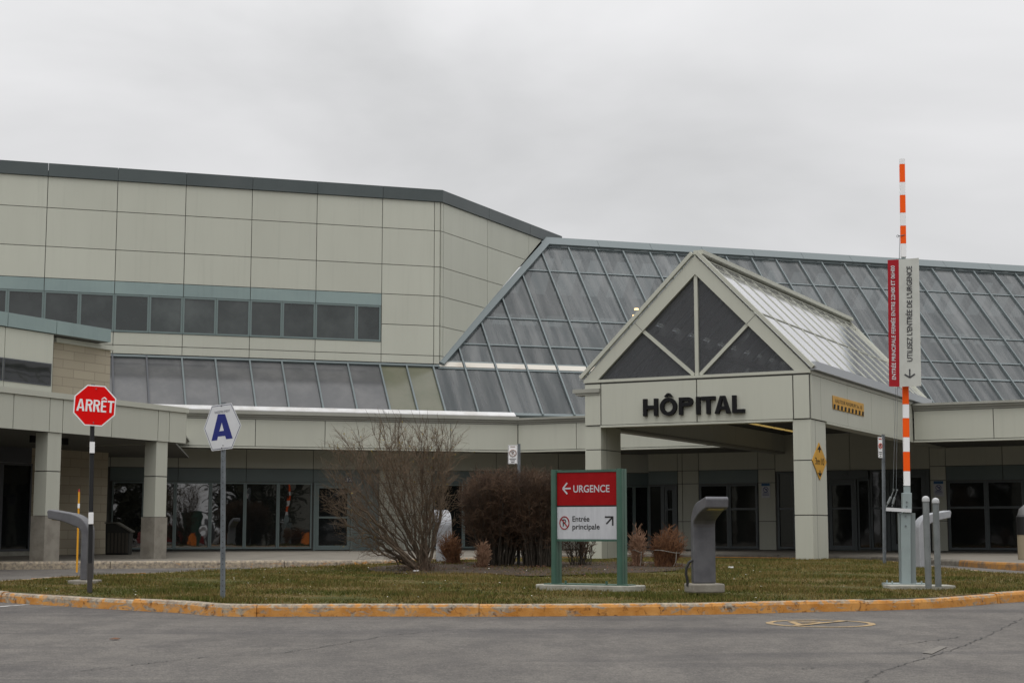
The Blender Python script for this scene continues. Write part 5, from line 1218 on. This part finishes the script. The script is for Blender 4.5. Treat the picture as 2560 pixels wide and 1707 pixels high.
def grow(V, F, p, d, L, r, steps, bend, gravity=0.):
    pts = [p]; d = d/np.linalg.norm(d)
    for i in range(steps):
        d = d+rng.normal(0, bend, 3)+UP*gravity; d /= np.linalg.norm(d); p = p+d*L/steps; pts.append(p)
    return pts, d
# large bare shrub, leaning to the left
B = onground(1062, 1428, .15); sh = empty('bare_shrub', B, 'large bare spreading shrub with arching thin branches', 'shrub')
S_V, S_F, T_V, T_F, LV = [], [], [], [], []
# envelope: ellipsoid in which the twigs end
TG = [(937, 1088), (955, 1078), (975, 1072), (992, 1068), (1008, 1070), (1030, 1072), (1048, 1074), (1070, 1076), (1088, 1084), (1108, 1092), (1124, 1098), (1128, 1130), (1122, 1165), (1105, 1205),
      (905, 1108), (882, 1118), (866, 1130), (855, 1160), (846, 1200), (836, 1225), (834, 1262), (846, 1292), (868, 1312), (900, 1345), (925, 1366), (890, 1240), (920, 1180), (950, 1150), (1000, 1130), (1050, 1135), (1085, 1150), (980, 1200), (1020, 1190), (1060, 1220), (910, 1290)]
for k, (px_, py_) in enumerate(TG):
    tgt = np.array(at(px_+rng.normal(0, 4), py_+rng.normal(0, 4), B[1]+rng.uniform(-.7, .9)))
    base = B+V3(rng.normal(0, .08), rng.normal(0, .07), -.03); low = py_ > 1190 and px_ < 930
    c1 = base+(tgt-base)*(.5 if not low else .55)+V3((-.06 if px_ < 1000 else .05)*1.5, rng.normal(0, .08), -.05 if not low else .06)
    n = 12; pts = []; wob = rng.normal(0, .025, (n+1, 3))
    for i in range(n+1): t = i/n; pts.append(base*(1-t)**2+c1*2*t*(1-t)+tgt*t*t+wob[i]*(0 < i < n))
    Ls = np.linalg.norm(tgt-base); tri_tube(S_V, S_F, pts, rng.uniform(.014, .024)*(1.9 if low or k % 6 == 0 else 1), .004, 6)
    for i in range(3, n+1):
        for q in range(3 if i > 6 else 2):
            ax = (pts[i]-pts[i-1]); ax /= np.linalg.norm(ax); d = ax+rng.normal(0, .42, 3)+UP*.15; L = Ls*rng.uniform(.12, .28)*(1.15-.45*i/n)
            p2, d2 = grow(None, None, pts[i], d, L, 0, 5, .13, .03)
            tri_tube(S_V, S_F, p2, .0045, .0022, 3)
            for j in range(1, len(p2)):
                for h in range(2 if i > 6 else 1):
                    d = d2+rng.normal(0, .55, 3)+UP*.12; p3, d3 = grow(None, None, p2[j], d, L*rng.uniform(.3, .6), 0, 3, .16)
                    if p3[-1][2] > B[2]+2.82+rng.normal(0, .05): continue
                    tri_tube(T_V, T_F, p3, .0024, .0013, 3)
                    if rng.random() < (.05 if p3[-1][2] > B[2]+2.2 else .008): LV.append(p3[-1])
mesh_obj('branches', S_V, S_F, bark, sh); mesh_obj('twigs', T_V, T_F, twig, sh)
def leaves(name, pts, m, parent, s=.022):
    V, F = [], []
    for p in pts:
        a = rng.normal(0, 1, 3); a /= np.linalg.norm(a); b = np.cross(a, rng.normal(0, 1, 3)); b /= np.linalg.norm(b); n = len(V)
        V += [tuple(p-a*s), tuple(p+b*s*.5), tuple(p+a*s), tuple(p-b*s*.5)]; F.append((n, n+1, n+2, n+3))
    mesh_obj(name, V, F, m, parent)
leaves('leaves', LV, leafy, sh)
# small basal shoots
V, F = [], []
for k in range(80):
    a = rng.uniform(0, 6.28); b = B+V3(math.cos(a)*rng.uniform(.05, .5)-.1, math.sin(a)*.3, -.02); p, _ = grow(None, None, b, V3(rng.normal(0, .7), rng.normal(0, .4), 1), rng.uniform(.15, .42), 0, 4, .2); tri_tube(V, F, p, .005, .003, 3)
mesh_obj('shoots', V, F, htwig, sh)

# dense reddish hedge
def hedge(name, cx_px, x0, x1, yt, yb, label, nst=170, depth=.75, group=None, parent=None, m1=hbark, m2=htwig, dens=.8, narrow=.55, thick=.0065):
    B = onground(cx_px, yb, .15); root = empty(name, B, label, 'shrub', group); Y = B[1]+.3
    L, R = at(x0, (yt+yb)/2, Y)[0], at(x1, (yt+yb)/2, Y)[0]; ztop = at(cx_px, yt, Y)[2]; H_ = ztop-B[2]; cx = (L+R)/2; hw = (R-L)/2
    V1, F1_, V2, F2_ = [], [], [], []
    for k in range(nst):
        u_ = rng.uniform(-1, 1); v_ = rng.uniform(-1, 1)
        b = V3(cx+u_*hw*narrow, Y+v_*depth*.5, B[2]-.02)
        ht = H_*(1-.26*abs(u_)**2.4)*rng.uniform(.84, 1.03)
        tip = V3(cx+u_*hw*(.95), Y+v_*depth, B[2]+ht*(.80+.2*rng.random()))
        c = b+(tip-b)*.5+V3(0, 0, .0)-V3(u_*hw*.14, 0, 0)
        pts = [b*(1-t)**2+c*2*t*(1-t)+tip*t*t+rng.normal(0, .015, 3)*(t > 0) for t in np.linspace(0, 1, 9)]
        tri_tube(V1, F1_, pts, rng.uniform(.008, .016), .004, 4)
        for i in range(2, 9):
            for q in range(int(5*dens)):
                d = V3(rng.normal(u_*.35, .55), rng.normal(v_*.3, .5), rng.uniform(.2, 1)); p2, d2 = grow(None, None, pts[i], d, H_*rng.uniform(.10, .2), 0, 3, .2)
                if p2[-1][2] > B[2]+H_*(1.02+.05*math.sin(p2[-1][0]*6+Y))-abs((p2[-1][0]-cx)/hw)**2.6*H_*.24+rng.normal(0, .075) or (p2[-1][2] < B[2]+H_*.35 and rng.random() < .8) or abs(p2[-1][0]-cx) > hw*(1.06+.1*rng.normal()): continue
                tri_tube(V2, F2_, p2, thick*.8, thick*.4, 3)
                for h in range(2):
                    p3, _ = grow(None, None, p2[1+h], d+rng.normal(0, .6, 3), H_*.08, 0, 2, .2); tri_tube(V2, F2_, p3, thick*.55, thick*.35, 3)
    mesh_obj('stems', V1, F1_, m1, root); mesh_obj('twigs', V2, F2_, m2, root); return root
hedge('rounded_shrub', 1258, 1150, 1335, 1166, 1415, 'dense rounded bare shrub, reddish brown, standing left of its twin by the directory sign', 200, narrow=.42, group='dense reddish shrubs behind the directory sign')
hedge('rounded_shrub', 1345, 1270, 1425, 1168, 1417, 'dense bare reddish shrub directly behind the left edge of the directory sign', 170, narrow=.5, group='dense reddish shrubs behind the directory sign')
hedge('low_shrub', 1455, 1400, 1500, 1325, 1414, 'low sparse twiggy shrub seen beneath the directory sign', 30, depth=.3, dens=.5)
def bundle(x, yb, x0, x1, yt, lean, label, m=straw, n=210, tie=True):
    B = onground(x, yb, .16); root = empty('tied_grass_clump', B, label, 'shrub', 'tied up clumps of brown stems')
    Y = B[1]; L, R = at(x0, yt+30, Y)[0], at(x1, yt+30, Y)[0]; zt = at(x, yt, Y)[2]; H_ = zt-B[2]; cx = (L+R)/2; hw = (R-L)/2; V, F = [], []
    for k in range(n):
        r = math.sqrt(rng.random()); a = rng.uniform(0, 6.283); cu, cv = r*math.cos(a), r*math.sin(a)
        b = B+V3(cu*hw*.62, cv*hw*.5, -.02); tip = V3(cx+cu*hw*.95, Y+cv*hw*.8, B[2]+H_*rng.uniform(.60, 1.08)*(1-.32*r*r)); mid = (b+tip)/2+V3((B[0]-cx)*.2-cu*hw*.10, -cv*hw*.15, 0)
        pts = [b*(1-t)**2+mid*2*t*(1-t)+tip*t*t+rng.normal(0, .012, 3)*(t > 0) for t in np.linspace(0, 1, 6)]; tri_tube(V, F, pts, .006, .004, 3)
        for h in range(4):
            p3, _ = grow(None, None, pts[2+h], V3(rng.normal(cu*.6, .45), rng.normal(0, .4), rng.uniform(.2, 1)), H_*rng.uniform(.10, .26), 0, 3, .25); tri_tube(V, F, p3, .0045, .003, 3)
    mesh_obj('stems', V, F, m, root)
    if tie:
        mb = MB(); zz = B[2]+H_*.42; c_ = V3((B[0]+cx)/2, Y, zz); P = [c_+V3(math.cos(t)*hw*.86, math.sin(t)*hw*.75, .03*math.sin(2*t)) for t in np.linspace(0, 6.283, 22)]; mb.tube(P, .007, 5, cap=False)
        mb.tube([c_+V3(hw*.5, -hw*.72, 0), c_+V3(hw*.45, -hw*.8, -.2), c_+V3(hw*.30, -hw*.85, -H_*.4)], .006, 5); mb.build('string', string_m, root)
    V, F = [], []
    for k in range(60):
        a = rng.uniform(0, 6.28); b = B+V3(math.cos(a)*hw*rng.uniform(.3, 1.1), math.sin(a)*hw*.9, -.02); p, _ = grow(None, None, b, V3(math.cos(a)*.6, math.sin(a)*.6, .6), rng.uniform(.06, .2), 0, 3, .3); tri_tube(V, F, p, .006, .004, 3)
    mesh_obj('basal_litter', V, F, litter_m, root)
bundle(1135, 1408, 1096, 1150, 1336, 0, 'brown tied stem clump beside the pale bollard light, right of the bare shrub', tie=False)
bundle(1206, 1418, 1190, 1224, 1354, 0, 'narrow brown stem clump at the left foot of the rounded shrubs', straw_l, 110, False)
bundle(1592, 1415, 1578, 1612, 1325, 0, 'narrow straw coloured tied stem clump right of the directory sign post', straw_l, 120)
bundle(1662, 1416, 1630, 1714, 1325, 0, 'wide bushy reddish brown tied stem clump left of the big bollard light', n=280)

# ================================================================== SEEN MIRRORED IN THE GROUND FLOOR GLASS
def mirrored(x, y, Y):
    """point behind the viewpoint that the left-hand shop glass shows at this place"""
    r = ray(x, y); P = hit(x, y, GW.P, GW.n); d = r-2*(r@GW.n)*GW.n; return P+d*((Y-P[1])/d[1])
for x, y, lab in ((478, 1368, 'orange barrel with black lid, the one nearest the red car'), (620, 1368, 'orange barrel with black lid standing apart by the tree line'), (770, 1368, 'orange barrel with black lid in front of the pale shed')):
    p = mirrored(x, y, -4.0); p[2] = 0; t = empty('traffic_barrel', p, lab, 'barrel', 'orange barrels across the road')
    mb = MB(); mb.tube([p, p+UP*.9], [.42, .36], 14); mb.build('body', mat('barrel_orange', (.85, .22, .02), .5), t, smooth=True)
    mb = MB(); mb.tube([p+UP*.9, p+UP*1.08], [.38, .34], 14); mb.build('lid', blk, t)
p = mirrored(430, 1360, -8.0); p[2] = 0; car = empty('parked_car', p, 'dark red parked car across the road', 'car'); rc = mat('car_red', (.22, .012, .012), .25)
mb = MB(); X = V3(1, 0, 0); prof = [(-2.2, .3), (2.2, .3), (2.25, .75), (2.05, .95), (1.2, 1.0), (.7, 1.45), (-1.2, 1.5), (-1.9, 1.05), (-2.2, .95)]
mb.prism([p+V3(a, -.85, z) for a, z in prof], V3(0, 1.7, 0)); mb.build('body', rc, car, bevel=.06)
for yy_ in (-.87, .86): mb = MB(); mb.prism([p+V3(a, yy_, z) for a, z in ((-1.6, 1.02), (1.05, 1.02), (.62, 1.38), (-1.15, 1.42))], V3(0, .02, 0)); mb.build('window', glass_d, car)
for a in (-1.35, 1.35):
    for yy_ in (-.86, .66): mb = MB(); mb.tube([p+V3(a, yy_, .33), p+V3(a, yy_+.2, .33)], .33, 18); mb.build('wheel', blk, car, smooth=True)
pa, pb_ = mirrored(722, 1222, -26), mirrored(784, 1222, -26); t = empty('pale_shed', V3(pa[0], -26, 0), 'pale cream flat roofed shed across the road', 'shed')
mb = MB(); mb.box(V3(min(pa[0], pb_[0]), -32, 0), V3(abs(pb_[0]-pa[0])+.2, 0, 0), V3(0, 6, 0), V3(0, 0, 7.2)); mb.build('wall', conc_l, t)
mb = MB(); mb.box(V3(min(pa[0], pb_[0])-.2, -32.2, 7.2), V3(abs(pb_[0]-pa[0])+.6, 0, 0), V3(0, 6.4, 0), V3(0, 0, .25)); mb.build('roof', trim_m, t)

# ================================================================== WOODS ACROSS THE ROAD (behind the viewpoint, seen only as reflections), PLUS AN ADDED SKY-BLOCKING BELT ON THE RIGHT
V, F = [], []; root = None
for k in range(46):
    x = -80+k*3.5+rng.normal(0, 1); y = -36+rng.normal(0, 5); h = rng.uniform(9, 14); b = V3(x, y, 0)
    tri_tube(V, F, [b, b+V3(rng.normal(0, .2), 0, h*.5), b+V3(rng.normal(0, .4), 0, h*.95)], .16, .03, 5)
    for i in range(230):
        z = h*rng.uniform(.08, 1); r = (1-(z/h-.45)**2*2)*h*.24; a = rng.uniform(0, 6.28); p = b+V3(0, 0, z*.85); q = b+V3(math.cos(a)*r, math.sin(a)*r, z)
        tri_tube(V, F, [p, (p+q)/2+V3(0, 0, -.1), q], .09, .05, 3)
        for j in range(2): e_ = q+rng.normal(0, .9, 3); tri_tube(V, F, [q, e_], .10, .08, 3)
for k in range(26):      # unseen right-hand belt, added to hold low sky light off the arcade
    x = 50+rng.normal(0, 3); y = -34+k*3.1; h = rng.uniform(11, 15); b = V3(x, y, 0)
    tri_tube(V, F, [b, b+V3(rng.normal(0, .4), 0, h*.95)], .2, .04, 5)
    for i in range(200):
        z = h*rng.uniform(.06, 1); r = (1-(z/h-.45)**2*2)*h*.26; a = rng.uniform(0, 6.28); p = b+V3(0, 0, z*.85); q = b+V3(math.cos(a)*r, math.sin(a)*r, z)
        tri_tube(V, F, [p, q], .12, .08, 3)
        for j in range(2): e_ = q+rng.normal(0, .9, 3); tri_tube(V, F, [q, e_], .18, .14, 3)
me = bpy.data.meshes.new('woods'); me.from_pydata(V, [], F); me.materials.append(mat('woods_brown', (.03, .03, .018), .95, col2=(.055, .052, .025), scale=.3)); o = bpy.data.objects.new('woods', me); COL.objects.link(o)
tag(o, 'bare woodland edge on the far side of the car park, with an added sky-blocking belt on the right', 'woods', kind='stuff')
